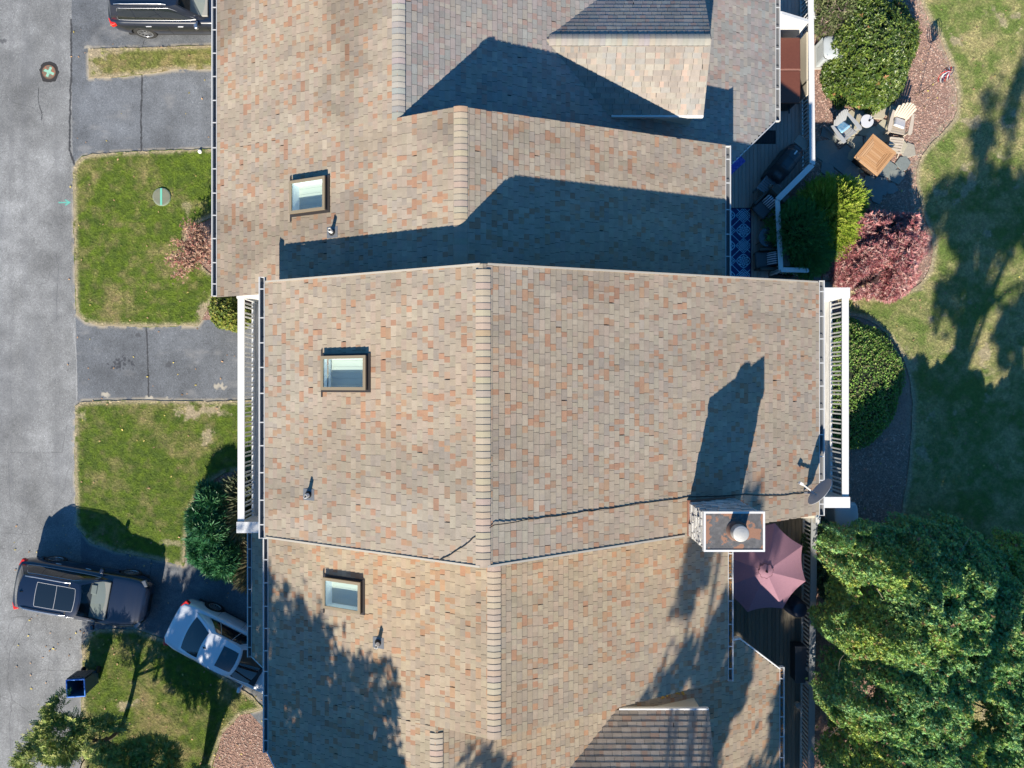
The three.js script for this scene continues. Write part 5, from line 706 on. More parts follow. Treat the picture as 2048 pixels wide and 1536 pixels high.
function car(name, label, p, turn, o) {
  const t = thing(name, label, 'car', p, turn), { st, gh } = o;
  t.scale.setScalar(o.k ?? 1); const paint = new THREE.MeshPhysicalMaterial({ color: lin(...o.paint), roughness: 0.3, metalness: o.metal ?? 0.0, clearcoat: 1, clearcoatRoughness: 0.04 });
  // lower body: lofted cross sections
  const at = (x) => { let i = 0; while (i + 2 < st.length && st[i + 1][0] < x) i++; const a = st[i], b = st[i + 1], f = clamp((x - a[0]) / (b[0] - a[0])), g = f * f * (3 - 2 * f); return [1, 2, 3].map((k) => mix(a[k], b[k], mix(f, g, 0.6))); };
  const half = (x) => { const [w, top, bot] = at(x), d = top - bot; return [[0, bot], [0.74 * w, bot], [0.92 * w, bot + 0.05], [0.985 * w, bot + 0.22 * d], [w, bot + 0.48 * d], [0.995 * w, bot + 0.66 * d], [0.982 * w, bot + 0.80 * d], [0.955 * w, top - 0.075], [0.915 * w, top - 0.03], [0.85 * w, top - 0.006], [0.74 * w, top + 0.008], [0.55 * w, top + 0.022], [0.28 * w, top + 0.034], [0, top + 0.038]]; };
  const ring = (x) => { const h = half(x); return [...h.map(([z, y]) => V(x, y, z)), ...h.slice(1, -1).reverse().map(([z, y]) => V(x, y, -z))]; };
  const xs = []; const x0 = st[0][0], x1 = st.at(-1)[0]; for (let i = 0; i <= 64; i++) { const f = i / 64; xs.push(mix(x0, x1, 0.5 - 0.5 * cos(PI * f) * (0.72 + 0.28 * abs(cos(PI * f))))); }
  const rings = xs.map(ring), m = rings[0].length, pos = [], idx = []; for (const r of rings) for (const q of r) pos.push(q.x, q.y, q.z);
  for (let i = 0; i + 1 < rings.length; i++) for (let j = 0; j < m; j++) { const a = i * m + j, b = i * m + (j + 1) % m, c = a + m, d = b + m; idx.push(a, b, c, b, d, c); }
  for (const [i, f] of [[0, 0], [rings.length - 1, 1]]) { const c = pos.length / 3, r = rings[i]; let y = 0; for (const q of r) y += q.y / m; pos.push(r[0].x, y, 0); for (let j = 0; j < m; j++) { const a = i * m + j, b = i * m + (j + 1) % m; f ? idx.push(c, a, b) : idx.push(c, b, a); } }
  let bg = new THREE.BufferGeometry(); bg.setAttribute('position', new THREE.Float32BufferAttribute(pos, 3)); bg.setIndex(idx); bg.computeVertexNormals();
  { const n = bg.attributes.normal, q = bg.attributes.position; let s = 0; for (let i = 0; i < n.count; i++) s += n.getZ(i) * q.getZ(i); if (s < 0) { const ix = bg.index.array; for (let i = 0; i < ix.length; i += 3) { const k = ix[i]; ix[i] = ix[i + 1]; ix[i + 1] = k; } bg.computeVertexNormals(); } }
  const ev = new Evaluator(); ev.attributes = ['position', 'normal']; ev.useGroups = false; let br = new Brush(bg); br.updateMatrixWorld();
  for (const x of o.axles) for (const e of [-1, 1]) { const cg = new THREE.CylinderGeometry(o.wheel + 0.055, o.wheel + 0.055, 0.56, 40); cg.rotateX(PI / 2); cg.translate(x, o.wheel, e * (o.w - 0.02)); const cb = new Brush(cg); cb.updateMatrixWorld(); br = ev.evaluate(br, cb, SUBTRACTION); br.updateMatrixWorld(); }
  const body = mesh('body', toCreasedNormals(strip(br.geometry), 0.6), paint, t);
  const low = new MB(); low.box(x1 - x0 - 0.7, 0.10, 2 * o.w - 0.16, (x0 + x1) / 2, st[5][3] + 0.02, 0); low.build('sill', interiorDark, t); new MB().box(x1 - x0 - 0.5, 0.3, 2 * o.w - 0.62, (x0 + x1) / 2, 0.42, 0).build('underbody', M.rubber, t);
  // cabin
  const { rb, rt, fb, ft, yb, yr, wb, wt } = gh, arch = (s) => 0.035 * (1 - (2 * s - 1) ** 2), wf = (s) => 1 - 0.09 * abs(2 * s - 1) ** 5, W = (v) => mix(wb, wt, v) + 0.035 * sin(PI * v), cr = (q) => 0.045 * (1 - q * q), yAt = (x) => at(x)[1] - 0.012;
  const side = (e) => (s, v) => { const x = mix(mix(rb, rt, v), mix(fb, ft, v), s), xb = mix(rb, fb, s); return V(x, mix(yAt(xb), yr + arch(s), v), e * W(v) * wf(s)); };
  const front = (q, v) => V(mix(fb, ft, v) + 0.17 * (1 - q * q) * (1 - 0.35 * v), mix(yAt(fb), yr, v) + cr(q) * v + 0.02 * (1 - v), q * 0.91 * W(v)), rear = (q, v) => V(mix(rb, rt, v) - 0.10 * (1 - q * q) * (1 - 0.3 * v), mix(yAt(rb), yr, v) + cr(q) * v + 0.02 * (1 - v), q * 0.91 * W(v));
  const roof = (s, q) => V(mix(rt - 0.10 * 0.7 * (1 - q * q), ft + 0.17 * 0.65 * (1 - q * q), s), yr + arch(s) + cr(q), q * W(1) * wf(s));
  const cab = [patch(side(1), 0, 1, 0, 1, 30, 8), patch(side(-1), 0, 1, 0, 1, 30, 8), patch(roof, 0, 1, -1, 1, 30, 16), patch(rear, -1, 1, 0, 1, 14, 8), patch(front, -1, -0.93, 0, 1, 2, 8), patch(front, 0.93, 1, 0, 1, 2, 8), patch(front, -0.93, 0.93, 0.94, 1, 12, 1)];
  mesh('cabin', mergeGeometries(cab.map(strip)), paint, t).material.side = THREE.DoubleSide;
  mesh('windscreen', patch(front, -0.93, 0.93, 0.0, 0.94, 16, 8, 0.002), o.screen ?? M.glassPane, t); mesh('rear_window', patch(rear, -0.86, 0.86, gh.rw ?? 0.2, 0.92, 14, 8, 0.006), glassDark, t);
  for (const e of [-1, 1]) {
    const [s0, s1, s2, s3] = gh.win, f = side(e), g1 = mesh('side_window', patch(f, s0, s1, 0.12, 0.86, 8, 6, 0.006), glassDark, t), g2 = mesh('side_window', patch(f, s1 + 0.012, s2, 0.12, 0.88, 8, 6, 0.006), glassDark, t), g3 = mesh('side_window', patch((s, v) => f(mix(s2 + 0.012, s3, s) - 0.10 * s * v * (gh.tri ?? 1), v), 0, 1, 0.12, 0.87, 8, 6, 0.006), glassDark, t);
    const loop = []; for (let i = 0; i <= 24; i++) loop.push(f(mix(s0 - 0.006, s3 + 0.004, i / 24), 0.10)); for (let i = 0; i <= 24; i++) loop.push(f(mix(s3 - 0.09 * (gh.tri ?? 1), s0 + 0.006, i / 24), 0.89)); for (const q of loop) q.z += e * 0.006; new MB().tube(loop, 0.011, 5, 120, true).build('window_trim', o.trim ?? chrome, t);
    const my = at(fb - 0.35)[1] + 0.06, mr = new MB(); mr.rbox(0.13, 0.15, 0.2, 0.05, fb - 0.28, my, e * (o.w + 0.09), e * 0.25, 0, 0, 3); mr.bar(V(fb - 0.26, my - 0.04, e * (o.w - 0.1)), V(fb - 0.27, my - 0.02, e * (o.w + 0.05)), 0.05, 0.04); mr.build('mirror', o.mirror ?? paint, t);
    for (const x of [mix(rb, fb, 0.38), mix(rb, fb, 0.72)]) new MB().rbox(0.2, 0.03, 0.03, 0.012, x, at(x)[1] - 0.17, e * o.w * 0.985).build('door_handle', chrome, t);
    const cut = new MB(); for (const x of [mix(rb, fb, 0.24), mix(rb, fb, 0.57), fb - 0.02]) { const pts = []; for (let i = 3; i <= 7; i++) { const h = half(x)[i]; pts.push(V(x, h[1], e * (h[0] + 0.001))); } cut.tube(pts, 0.005, 4, 10); } cut.build('door_gap', M.black, t);
    if (o.rails) { const pts = []; for (let i = 0; i <= 10; i++) { const q = roof(0.05 + 0.8 * i / 10, e * 0.93); q.y += i === 0 || i === 10 ? 0.01 : 0.055; pts.push(q); } new MB().tube(pts, 0.02, 6, 30).build('roof_rail', chrome, t); }
    const rl = new MB(); rl.rbox(o.lampL ?? 0.2, 0.16, 0.3, 0.04, x0 + 0.16, at(x0 + 0.2)[1] - 0.13, e * (at(x0 + 0.16)[0] - 0.11), e * 0.35, 0, 0, 3); rl.build('tail_light', lampRed, t);
    const hx = x1 - 0.26, hl = new MB(); hl.rbox(0.34, 0.11, 0.26, 0.04, hx, at(hx)[1] - 0.09, e * (at(hx)[0] - 0.115), -e * 0.5, 0, 0.12, 3); hl.build('headlight', lampClear, t);
    for (const x of o.axles) {
      const w = new THREE.Group(); w.name = 'wheel'; w.position.set(x, o.wheel, e * (o.w - 0.125)); t.add(w); const R = o.wheel, pr = [[R * 0.66, -0.1], [R * 0.93, -0.105], [R, -0.075], [R, 0.075], [R * 0.93, 0.105], [R * 0.66, 0.1]].map(([a, b]) => new THREE.Vector2(a, b)); mesh('tyre', new THREE.LatheGeometry(pr, 40).rotateX(PI / 2), M.rubber, w);
      const rm = new MB(); rm.add(new THREE.TorusGeometry(R * 0.64, 0.02, 8, 40).translate(0, 0, e * 0.085)); for (let k = 0; k < 10; k++) rm.add(place(new THREE.BoxGeometry(0.035, R * 0.6, 0.03), 0, 0, 0).translate(0, R * 0.33, e * 0.075).rotateZ(k * PI / 5)); rm.add(new THREE.CylinderGeometry(0.06, 0.06, 0.05, 16).rotateX(PI / 2).translate(0, 0, e * 0.07)); rm.build('rim', rimMat, w); mesh('brake_disc', new THREE.CylinderGeometry(R * 0.6, R * 0.6, 0.1, 24).rotateX(PI / 2), M.black, w);
    }
  }
  const [s0, s1] = o.sun, gp2 = mesh('sunroof', patch(roof, s0, s1, -0.66, 0.66, 12, 10, 0.006), glassDark, t); if (o.sunTrim) { const l = []; for (let i = 0; i <= 10; i++) l.push(roof(mix(s0, s1, i / 10), -0.68)); for (let i = 0; i <= 10; i++) l.push(roof(s1 + 0.005, mix(-0.66, 0.66, i / 10))); for (let i = 0; i <= 10; i++) l.push(roof(mix(s1, s0, i / 10), 0.68)); for (let i = 0; i <= 10; i++) l.push(roof(s0 - 0.005, mix(0.66, -0.66, i / 10))); for (const q of l) q.y += 0.007; const tr = new MB().tube(l, 0.011, 5, 140, true); const mid = []; for (let i = 0; i <= 8; i++) { const q = roof(mix(s0, s1, 0.52), mix(-0.66, 0.66, i / 8)); q.y += 0.009; mid.push(q); } tr.tube(mid, 0.01, 5, 16); tr.build('sunroof_trim', std([0.35, 0.36, 0.38], 0.4), t); }
  { const q = roof(0.06, 0); new MB().add(place(new THREE.ConeGeometry(0.035, 0.09, 8).scale(2.4, 1, 0.5), q.x, q.y + 0.04, 0)).build('aerial', interiorDark, t); }
  // what shows through the windscreen
  const cy = yAt(fb); new MB().box(fb - rb - 0.2, 0.012, 2 * wb * 0.86, (fb + rb) / 2 - 0.1, cy + 0.055, 0).build('cabin_floor', interiorDark, t);
  const dm = new MB(); dm.rbox(0.62, 0.07, 2 * wb * 0.84, 0.03, fb - 0.18, cy + 0.075, 0, 0, 0, 0.02, 3); dm.rbox(0.2, 0.06, 0.34, 0.02, fb - 0.42, cy + 0.12, -wb * 0.42, 0, 0, 0, 3); dm.build('dashboard', o.dash ?? interiorPale, t); mesh('steering_wheel', new THREE.TorusGeometry(0.17, 0.016, 8, 28).rotateY(PI / 2).rotateZ(0.5).translate(fb - 0.68, cy + 0.16, -wb * 0.42), interiorDark, t);
  for (const z of [-0.42, 0.42]) { const s = new MB(); s.rbox(0.16, 0.42, 0.5, 0.06, ft - 0.25, cy + 0.22, z * wb / 0.82, 0, 0, 0.2, 3).rbox(0.09, 0.16, 0.26, 0.04, ft - 0.31, cy + 0.48, z * wb / 0.82, 0, 0, 0.15, 3); s.build('seat', o.seat ?? interiorDark, t); }
  const gr = at(x1 - 0.02); new MB().rbox(0.08, 0.2, gr[0] * 1.1, 0.03, x1 - 0.03, gr[1] - 0.2, 0).build('grille', M.black, t); new MB().rbox(0.05, 0.14, 0.5, 0.02, x0 - 0.005, at(x0)[1] - 0.25, 0).build('number_plate', std([0.3, 0.3, 0.31], 0.5), t);
  for (const e of [-1, 1]) new MB().bar(V(fb + 0.14, yAt(fb) + 0.035, e * 0.1), V(fb + 0.05, yAt(fb) + 0.05, e * 0.1 - 0.5), 0.015, 0.012).build('wiper', M.black, t);
  return t;
}
const suvStations = [[-2.38, 0.68, 0.90, 0.55], [-2.34, 0.80, 0.98, 0.43], [-2.24, 0.885, 1.03, 0.34], [-1.9, 0.935, 1.05, 0.27], [-1.2, 0.95, 1.05, 0.22], [0.4, 0.95, 1.03, 0.21], [1.0, 0.945, 1.02, 0.22], [1.6, 0.935, 0.98, 0.26], [2.0, 0.885, 0.92, 0.28], [2.22, 0.79, 0.86, 0.31], [2.34, 0.66, 0.78, 0.36], [2.38, 0.56, 0.70, 0.42]];
car('parked_suv', 'dark navy parked car with twin glass roof panels, straddling the road edge', V(-15.02, 0.008, 7.32), -0.176, { k: 0.96, paint: [0.006, 0.011, 0.028], w: 0.95, wheel: 0.365, axles: [-1.40, 1.43], st: suvStations, gh: { rb: -2.2, rt: -1.78, fb: 1.0, ft: 0.22, yb: 1.0, yr: 1.52, wb: 0.83, wt: 0.63, win: [0.08, 0.3, 0.60, 0.93], rw: 0.3 }, rails: true, sun: [0.30, 0.93], sunTrim: true, dash: std([0.17, 0.175, 0.16], 0.7) });
const jeepSt = suvStations.map(([x, w, a, b]) => [x * 1.03, w * 1.01, a * 1.04, b]);
car('parked_suv', 'near black parked car with silver roof rails in the topmost driveway', V(-11.55, 0.012, -13.36), 0, { paint: [0.007, 0.010, 0.020], w: 0.96, wheel: 0.385, axles: [-1.45, 1.48], st: jeepSt, gh: { rb: -2.3, rt: -1.95, fb: 0.95, ft: 0.22, yb: 1.05, yr: 1.70, wb: 0.84, wt: 0.66, win: [0.09, 0.29, 0.60, 0.93], rw: 0.3 }, rails: true, sun: [0.3, 0.9], sunTrim: false, mirror: chrome });
const sedanSt = [[-2.46, 0.60, 0.84, 0.50], [-2.42, 0.74, 0.92, 0.40], [-2.3, 0.84, 0.97, 0.30], [-1.9, 0.905, 0.985, 0.24], [-1.2, 0.93, 0.96, 0.20], [0.4, 0.93, 0.93, 0.19], [1.0, 0.925, 0.91, 0.19], [1.6, 0.905, 0.86, 0.22], [2.05, 0.84, 0.79, 0.24], [2.3, 0.73, 0.72, 0.27], [2.43, 0.58, 0.64, 0.32], [2.47, 0.48, 0.58, 0.38]];
car('parked_sedan', 'silver white parked saloon car with its bonnet under the porch roof', V(-9.70, 0.012, 9.36), -0.48, { k: 0.98, screen: glassDark, paint: [0.60, 0.62, 0.65], metal: 0.1, w: 0.93, wheel: 0.345, axles: [-1.45, 1.43], st: sedanSt, gh: { rb: -1.78, rt: -0.88, fb: 1.08, ft: 0.28, yb: 0.95, yr: 1.43, wb: 0.80, wt: 0.58, win: [0.16, 0.30, 0.60, 0.93], rw: 0.12, tri: 1.1 }, rails: false, sun: [0.5, 0.95], sunTrim: false, trim: std([0.3, 0.31, 0.32], 0.4), dash: interiorDark });

// ---------------------------------------------------------------- plants
function bladesGeo(list) { // list of [base, dir, length, width, sag]: folded two-triangle leaves
  const pos = [], nor = []; for (const [b, d, l, w, up] of list) { const s = d.clone().cross(up).normalize().multiplyScalar(w / 2), m = b.clone().addScaledVector(d, l * 0.45), tip = b.clone().addScaledVector(d, l).addScaledVector(up, -l * 0.12), L = m.clone().add(s).addScaledVector(up, l * 0.06), R = m.clone().sub(s).addScaledVector(up, l * 0.06); for (const q of [b, L, tip, b, tip, R]) pos.push(q.x, q.y, q.z); const n1 = L.clone().sub(b).cross(tip.clone().sub(b)).normalize(), n2 = tip.clone().sub(b).cross(R.clone().sub(b)).normalize(); for (const n of [n1, n2]) for (let k = 0; k < 3; k++) nor.push(n.x, n.y, n.z); }
  const g = new THREE.BufferGeometry(); g.setAttribute('position', new THREE.Float32BufferAttribute(pos, 3)); g.setAttribute('normal', new THREE.Float32BufferAttribute(nor, 3)); return g;
}
const UP = V(0, 1, 0);
const sprig = (n, len, l, w, seedling = 1) => { const out = []; for (let k = 0; k < n; k++) { const y = len * (0.15 + 0.85 * k / n), e = k % 2 ? 1 : -1, d = V(e * 0.85, 0.55, gauss() * 0.25).normalize(); if (k === n - 1) d.set(0.05, 1, 0); out.push([V(0, y, 0), d, l * rr(0.8, 1.15), w * rr(0.85, 1.1), V(gauss() * 0.2, 0.2, 1).normalize()]); } return bladesGeo(out); };
const fan = (n, l, w, spread, droop = 0.2) => { const out = []; for (let k = 0; k < n; k++) { const a = (k / (n - 1) - 0.5) * spread + gauss() * 0.08, b = gauss() * spread * 0.3; const d = V(sin(a), cos(a) * cos(b), sin(b)).normalize(); out.push([V(0, 0, 0), d, l * rr(0.7, 1.1), w, V(0, 0.1, 1).normalize()]); } return bladesGeo(out); };
const rosette = (n, l, w, spread = 1.1) => { const out = []; for (let k = 0; k < n; k++) { const a = k * 2.4, t = spread * rr(0.4, 1); const d = V(sin(t) * cos(a), cos(t), sin(t) * sin(a)); out.push([V(0, l * 0.1 * rnd(), 0), d, l * rr(0.75, 1.1), w, V(-d.x * 0.6, 1, -d.z * 0.6).normalize().cross(d).cross(d).negate().normalize()]); } return bladesGeo(out); };
const leafMat = (r = 0.55, tr = 0) => tr ? new THREE.MeshPhysicalMaterial({ roughness: 0.85, side: THREE.DoubleSide, transmission: tr, thickness: 0 }) : new THREE.MeshStandardMaterial({ roughness: r, side: THREE.DoubleSide });
const greenLeaf = leafMat(0.6), glossLeaf = leafMat(0.42), softLeaf = leafMat(0.8);
// leaves: copies of GEO at the spots {p, d, s} that SPOT(i) gives; colours from COL
function leaves(parent, name, geo, mat, n, spot, col) {
  const S = []; for (let i = 0; i < n; i++) { const s = spot(i); if (s) S.push(s); } const im = new THREE.InstancedMesh(geo, mat, S.length), q = new THREE.Quaternion(), q2 = new THREE.Quaternion(), c = new THREE.Color();
  const bx = V(0, 0, 0), bz = V(0, 0, 0), mb = new THREE.Matrix4(); S.forEach((s, i) => { if (s.n) { bz.copy(s.n).addScaledVector(s.d, -s.n.dot(s.d)).normalize(); bx.copy(s.d).cross(bz); q.setFromRotationMatrix(mb.makeBasis(bx, s.d, bz)); } else { q.setFromUnitVectors(UP, s.d); q2.setFromAxisAngle(UP, rnd() * 6.283); q.multiply(q2); } const k = s.s; M4.compose(s.p, q, V(k, k, k)); im.setMatrixAt(i, M4); const cc = col(s); c.setRGB(cc[0], cc[1], cc[2]); im.setColorAt(i, c); });
  im.name = name; im.userData.kind = 'stuff'; im.castShadow = im.receiveShadow = true; parent.add(im); return im;
}
const dir3 = () => { const z = rr(-1, 1), a = rnd() * 6.283, r = sqrt(1 - z * z); return V(r * cos(a), z, r * sin(a)); };
const tintOf = (list, j = 0.25) => { const a = pick(list), k = 1 + gauss() * j; return [a[0] * k, a[1] * k, a[2] * k]; };
// crown made of lobes [x, y, z, rx, ry, rz]; holes where a coarse noise is low
function crownSpot(lobes, o = {}) {
  const wsum = lobes.map((l) => l[3] * l[5] + 0.3 * l[4] * l[3]); const tot = wsum.reduce((a, b) => a + b, 0);
  return () => { let r = rnd() * tot, k = 0; while (r > wsum[k]) r -= wsum[k++]; const l = lobes[k]; const d = dir3(); if (d.y < (o.bottom ?? -0.4)) d.y *= -0.5; d.normalize(); const f = (o.shell ?? 0.6) + (1 - (o.shell ?? 0.6)) * Math.pow(rnd(), 0.6); const bump = 1 + (o.rough ?? 0.22) * (fbm(d.x * 2.4 + l[0] * 3.1 + 7, d.z * 2.4 + d.y * 2 + l[2] * 3.3, 3) - 0.5) * 2; const p = V(l[0] + d.x * l[3] * f * bump, l[1] + d.y * l[4] * f * bump, l[2] + d.z * l[5] * f * bump); if (o.gap && noise(p.x * o.gapF + 3, p.z * o.gapF + p.y * 1.3) < o.gap) return null; const dd = d.clone().multiplyScalar(o.out ?? 0.7).add(V(gauss() * 0.5, (o.up ?? 0.35) + gauss() * 0.4, gauss() * 0.5)).normalize(); return { p, d: dd, s: rr(0.7, 1.25) * (o.size ?? 1), f, n: o.flat ? V(d.x * 0.5 + gauss() * o.flat, 0.9, d.z * 0.5 + gauss() * o.flat) : null }; };
}
function limbs(t, pts, r0, r1, mat = M.bark) { const m = new MB(); const c = new THREE.CatmullRomCurve3(pts), n = 10, rad = 7; const g = new THREE.TubeGeometry(c, n, 1, rad), q = g.attributes.position; for (let i = 0; i <= n; i++) { const f = i / n, ce = c.getPointAt(f), R = mix(r0, r1, f); for (let j = 0; j <= rad; j++) { const k = i * (rad + 1) + j; q.setXYZ(k, ce.x + (q.getX(k) - ce.x) * R, ce.y + (q.getY(k) - ce.y) * R, ce.z + (q.getZ(k) - ce.z) * R); } } g.computeVertexNormals(); m.add(g); return m; }
function tree(name, label, base, h0, lobes, o) { // trunk with limbs to each lobe, crown of leaf sprigs; lobes relative to the base
  const t = thing(name, label, 'tree', base); lobes = lobes.map((l) => (o.spot ? [l[0], l[1] * 0.72, ...l.slice(2)] : l)); const m = new MB(), top = V(gauss() * 0.15, h0, gauss() * 0.15);
  m.g.push(...limbs(t, [V(0, -0.1, 0), V(gauss() * 0.1, h0 * 0.5, gauss() * 0.1), top], o.r, o.r * 0.7).g); for (const l of lobes) { const e = V(l[0], l[1] + 0.1, l[2]); m.g.push(...limbs(t, [top.clone().lerp(V(0, h0 * 0.7, 0), rnd()), top.clone().lerp(e, 0.5).add(V(gauss() * 0.2, 0.25, gauss() * 0.2)), e], o.r * 0.5, o.r * 0.1).g); for (let k = 0; k < (o.twigs ?? 3); k++) { const d = dir3(); d.y = abs(d.y) * 0.6; m.g.push(...limbs(t, [e.clone().lerp(top, 0.35), e.clone().addScaledVector(d, 0.4 * l[3]), e.clone().add(V(d.x * l[3] * 0.95, d.y * l[4] * 0.95, d.z * l[5] * 0.95))], o.r * 0.16, 0.006).g); } }
  m.build('trunk', o.bark ?? M.bark, t); leaves(t, 'crown', o.geo, o.mat ?? greenLeaf, o.n, o.spot ?? crownSpot(lobes, o), o.col); return t;
}
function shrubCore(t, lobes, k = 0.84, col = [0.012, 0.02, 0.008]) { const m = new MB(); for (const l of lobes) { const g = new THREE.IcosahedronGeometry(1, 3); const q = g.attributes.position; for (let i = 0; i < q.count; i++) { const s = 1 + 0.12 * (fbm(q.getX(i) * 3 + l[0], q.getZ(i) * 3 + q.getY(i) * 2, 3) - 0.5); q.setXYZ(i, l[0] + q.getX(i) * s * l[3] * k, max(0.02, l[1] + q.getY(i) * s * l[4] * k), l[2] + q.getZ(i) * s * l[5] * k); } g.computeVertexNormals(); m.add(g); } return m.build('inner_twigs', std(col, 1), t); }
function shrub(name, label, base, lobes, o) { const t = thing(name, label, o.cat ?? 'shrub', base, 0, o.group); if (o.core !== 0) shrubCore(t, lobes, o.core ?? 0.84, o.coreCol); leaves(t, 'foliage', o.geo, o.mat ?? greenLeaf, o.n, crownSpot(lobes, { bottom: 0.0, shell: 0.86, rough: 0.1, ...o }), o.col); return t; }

// -- garden side
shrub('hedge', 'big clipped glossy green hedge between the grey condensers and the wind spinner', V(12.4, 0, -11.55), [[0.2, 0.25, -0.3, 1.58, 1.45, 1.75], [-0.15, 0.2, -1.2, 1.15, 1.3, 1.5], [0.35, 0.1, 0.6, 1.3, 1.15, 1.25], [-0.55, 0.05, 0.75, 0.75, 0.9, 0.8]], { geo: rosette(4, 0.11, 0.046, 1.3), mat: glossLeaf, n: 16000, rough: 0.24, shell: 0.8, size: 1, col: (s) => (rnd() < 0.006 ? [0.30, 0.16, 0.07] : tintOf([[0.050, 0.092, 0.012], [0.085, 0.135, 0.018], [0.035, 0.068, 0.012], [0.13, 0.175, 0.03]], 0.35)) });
shrub('shrub', 'frothy pale green shrub with mauve plumes above the second condenser', V(11.15, 0, -13.1), [[0, 0.5, 0, 0.75, 1.0, 0.85]], { geo: fan(7, 0.20, 0.014, 1.5), mat: softLeaf, n: 2600, rough: 0.5, shell: 0.75, col: () => (rnd() < 0.15 ? tintOf([[0.26, 0.17, 0.19], [0.30, 0.22, 0.2]]) : tintOf([[0.16, 0.20, 0.075], [0.22, 0.25, 0.11], [0.12, 0.17, 0.06]])) });
const spray = (() => { const l = []; for (let k = 0; k < 9; k++) { const y = k * 0.028, e = k % 2 ? 1 : -1; l.push([V(0, y, 0), V(e * 0.8, 0.75, gauss() * 0.4).normalize(), 0.095 * (1 - k * 0.05), 0.022, V(0, 0.2, 1).normalize()]); } l.push([V(0, 0.2, 0), V(0, 1, 0), 0.12, 0.022, V(0, 0, 1)]); return bladesGeo(l); })();
shrub('conifer', 'feathery bright yellow green conifer lit by the sun beside the red shrub', V(11.05, 0, -5.85), [[0, 0.5, 0.05, 1.0, 1.05, 1.15], [0.25, 0.4, -0.5, 0.8, 0.9, 0.75], [0.15, 0.4, 0.6, 0.75, 0.85, 0.78]], { geo: spray, mat: softLeaf, n: 5600, rough: 0.35, shell: 0.78, out: 1.3, up: 0.25, size: 1.15, core: 0.72, coreCol: [0.02, 0.035, 0.008], col: () => tintOf([[0.24, 0.34, 0.025], [0.32, 0.40, 0.04], [0.18, 0.28, 0.02], [0.38, 0.43, 0.07]], 0.22) });
shrub('conifer', 'dark green feathery conifer filling the corner below the angled rail', V(9.98, 0, -5.25), [[0, 0.55, 0, 0.92, 1.15, 1.0], [0.35, 0.5, 0.55, 0.8, 0.95, 0.8]], { geo: spray, mat: softLeaf, n: 5200, rough: 0.25, shell: 0.78, out: 1.2, up: 0.3, size: 1.1, core: 0.74, coreCol: [0.012, 0.03, 0.012], col: () => tintOf([[0.09, 0.26, 0.06], [0.12, 0.31, 0.07], [0.07, 0.21, 0.06]], 0.25) });
shrub('maple_shrub', 'domed purple red laceleaf maple at the lawn edge', V(12.75, 0, -4.55), [[0, 0.35, 0, 1.55, 1.35, 1.5], [0.7, 0.3, -0.35, 1.0, 1.2, 1.0], [-0.55, 0.25, 0.6, 0.95, 0.9, 0.85], [0.55, 0.2, 0.75, 0.95, 0.95, 0.8], [-0.4, 0.3, -0.6, 0.95, 1.1, 0.85]], { geo: fan(7, 0.14, 0.02, 1.9), mat: leafMat(0.5), n: 24000, rough: 0.34, shell: 0.74, out: 0.9, up: 0.3, core: 0.6, coreCol: [0.035, 0.016, 0.018], gap: 0.22, gapF: 3.4, col: () => tintOf([[0.50, 0.20, 0.20], [0.58, 0.33, 0.30], [0.40, 0.155, 0.165], [0.62, 0.43, 0.39], [0.30, 0.11, 0.125]], 0.25) });
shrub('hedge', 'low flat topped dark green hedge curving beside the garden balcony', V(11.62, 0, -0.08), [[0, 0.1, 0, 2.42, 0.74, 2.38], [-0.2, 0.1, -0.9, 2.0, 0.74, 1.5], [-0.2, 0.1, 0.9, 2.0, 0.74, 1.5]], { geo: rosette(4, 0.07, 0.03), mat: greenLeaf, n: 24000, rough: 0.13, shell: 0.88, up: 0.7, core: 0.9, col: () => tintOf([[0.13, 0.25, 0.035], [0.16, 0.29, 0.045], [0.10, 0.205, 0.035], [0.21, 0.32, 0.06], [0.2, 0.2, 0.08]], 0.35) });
shrub('shrub', 'small straggly shrub in the shade at the south end of the parasol deck', V(11.0, 0, 5.7), [[0, 0.4, 0, 0.75, 0.9, 0.9], [0.3, 0.6, 1.0, 0.8, 1.0, 0.9]], { geo: rosette(5, 0.09, 0.034), n: 3200, rough: 0.3, shell: 0.75, core: 0.6, col: () => tintOf([[0.05, 0.11, 0.055], [0.07, 0.13, 0.07], [0.09, 0.15, 0.05]]) });
const myrtle = [[0.21, 0.41, 0.12], [0.27, 0.46, 0.13], [0.18, 0.37, 0.15], [0.36, 0.48, 0.13], [0.23, 0.43, 0.19]];
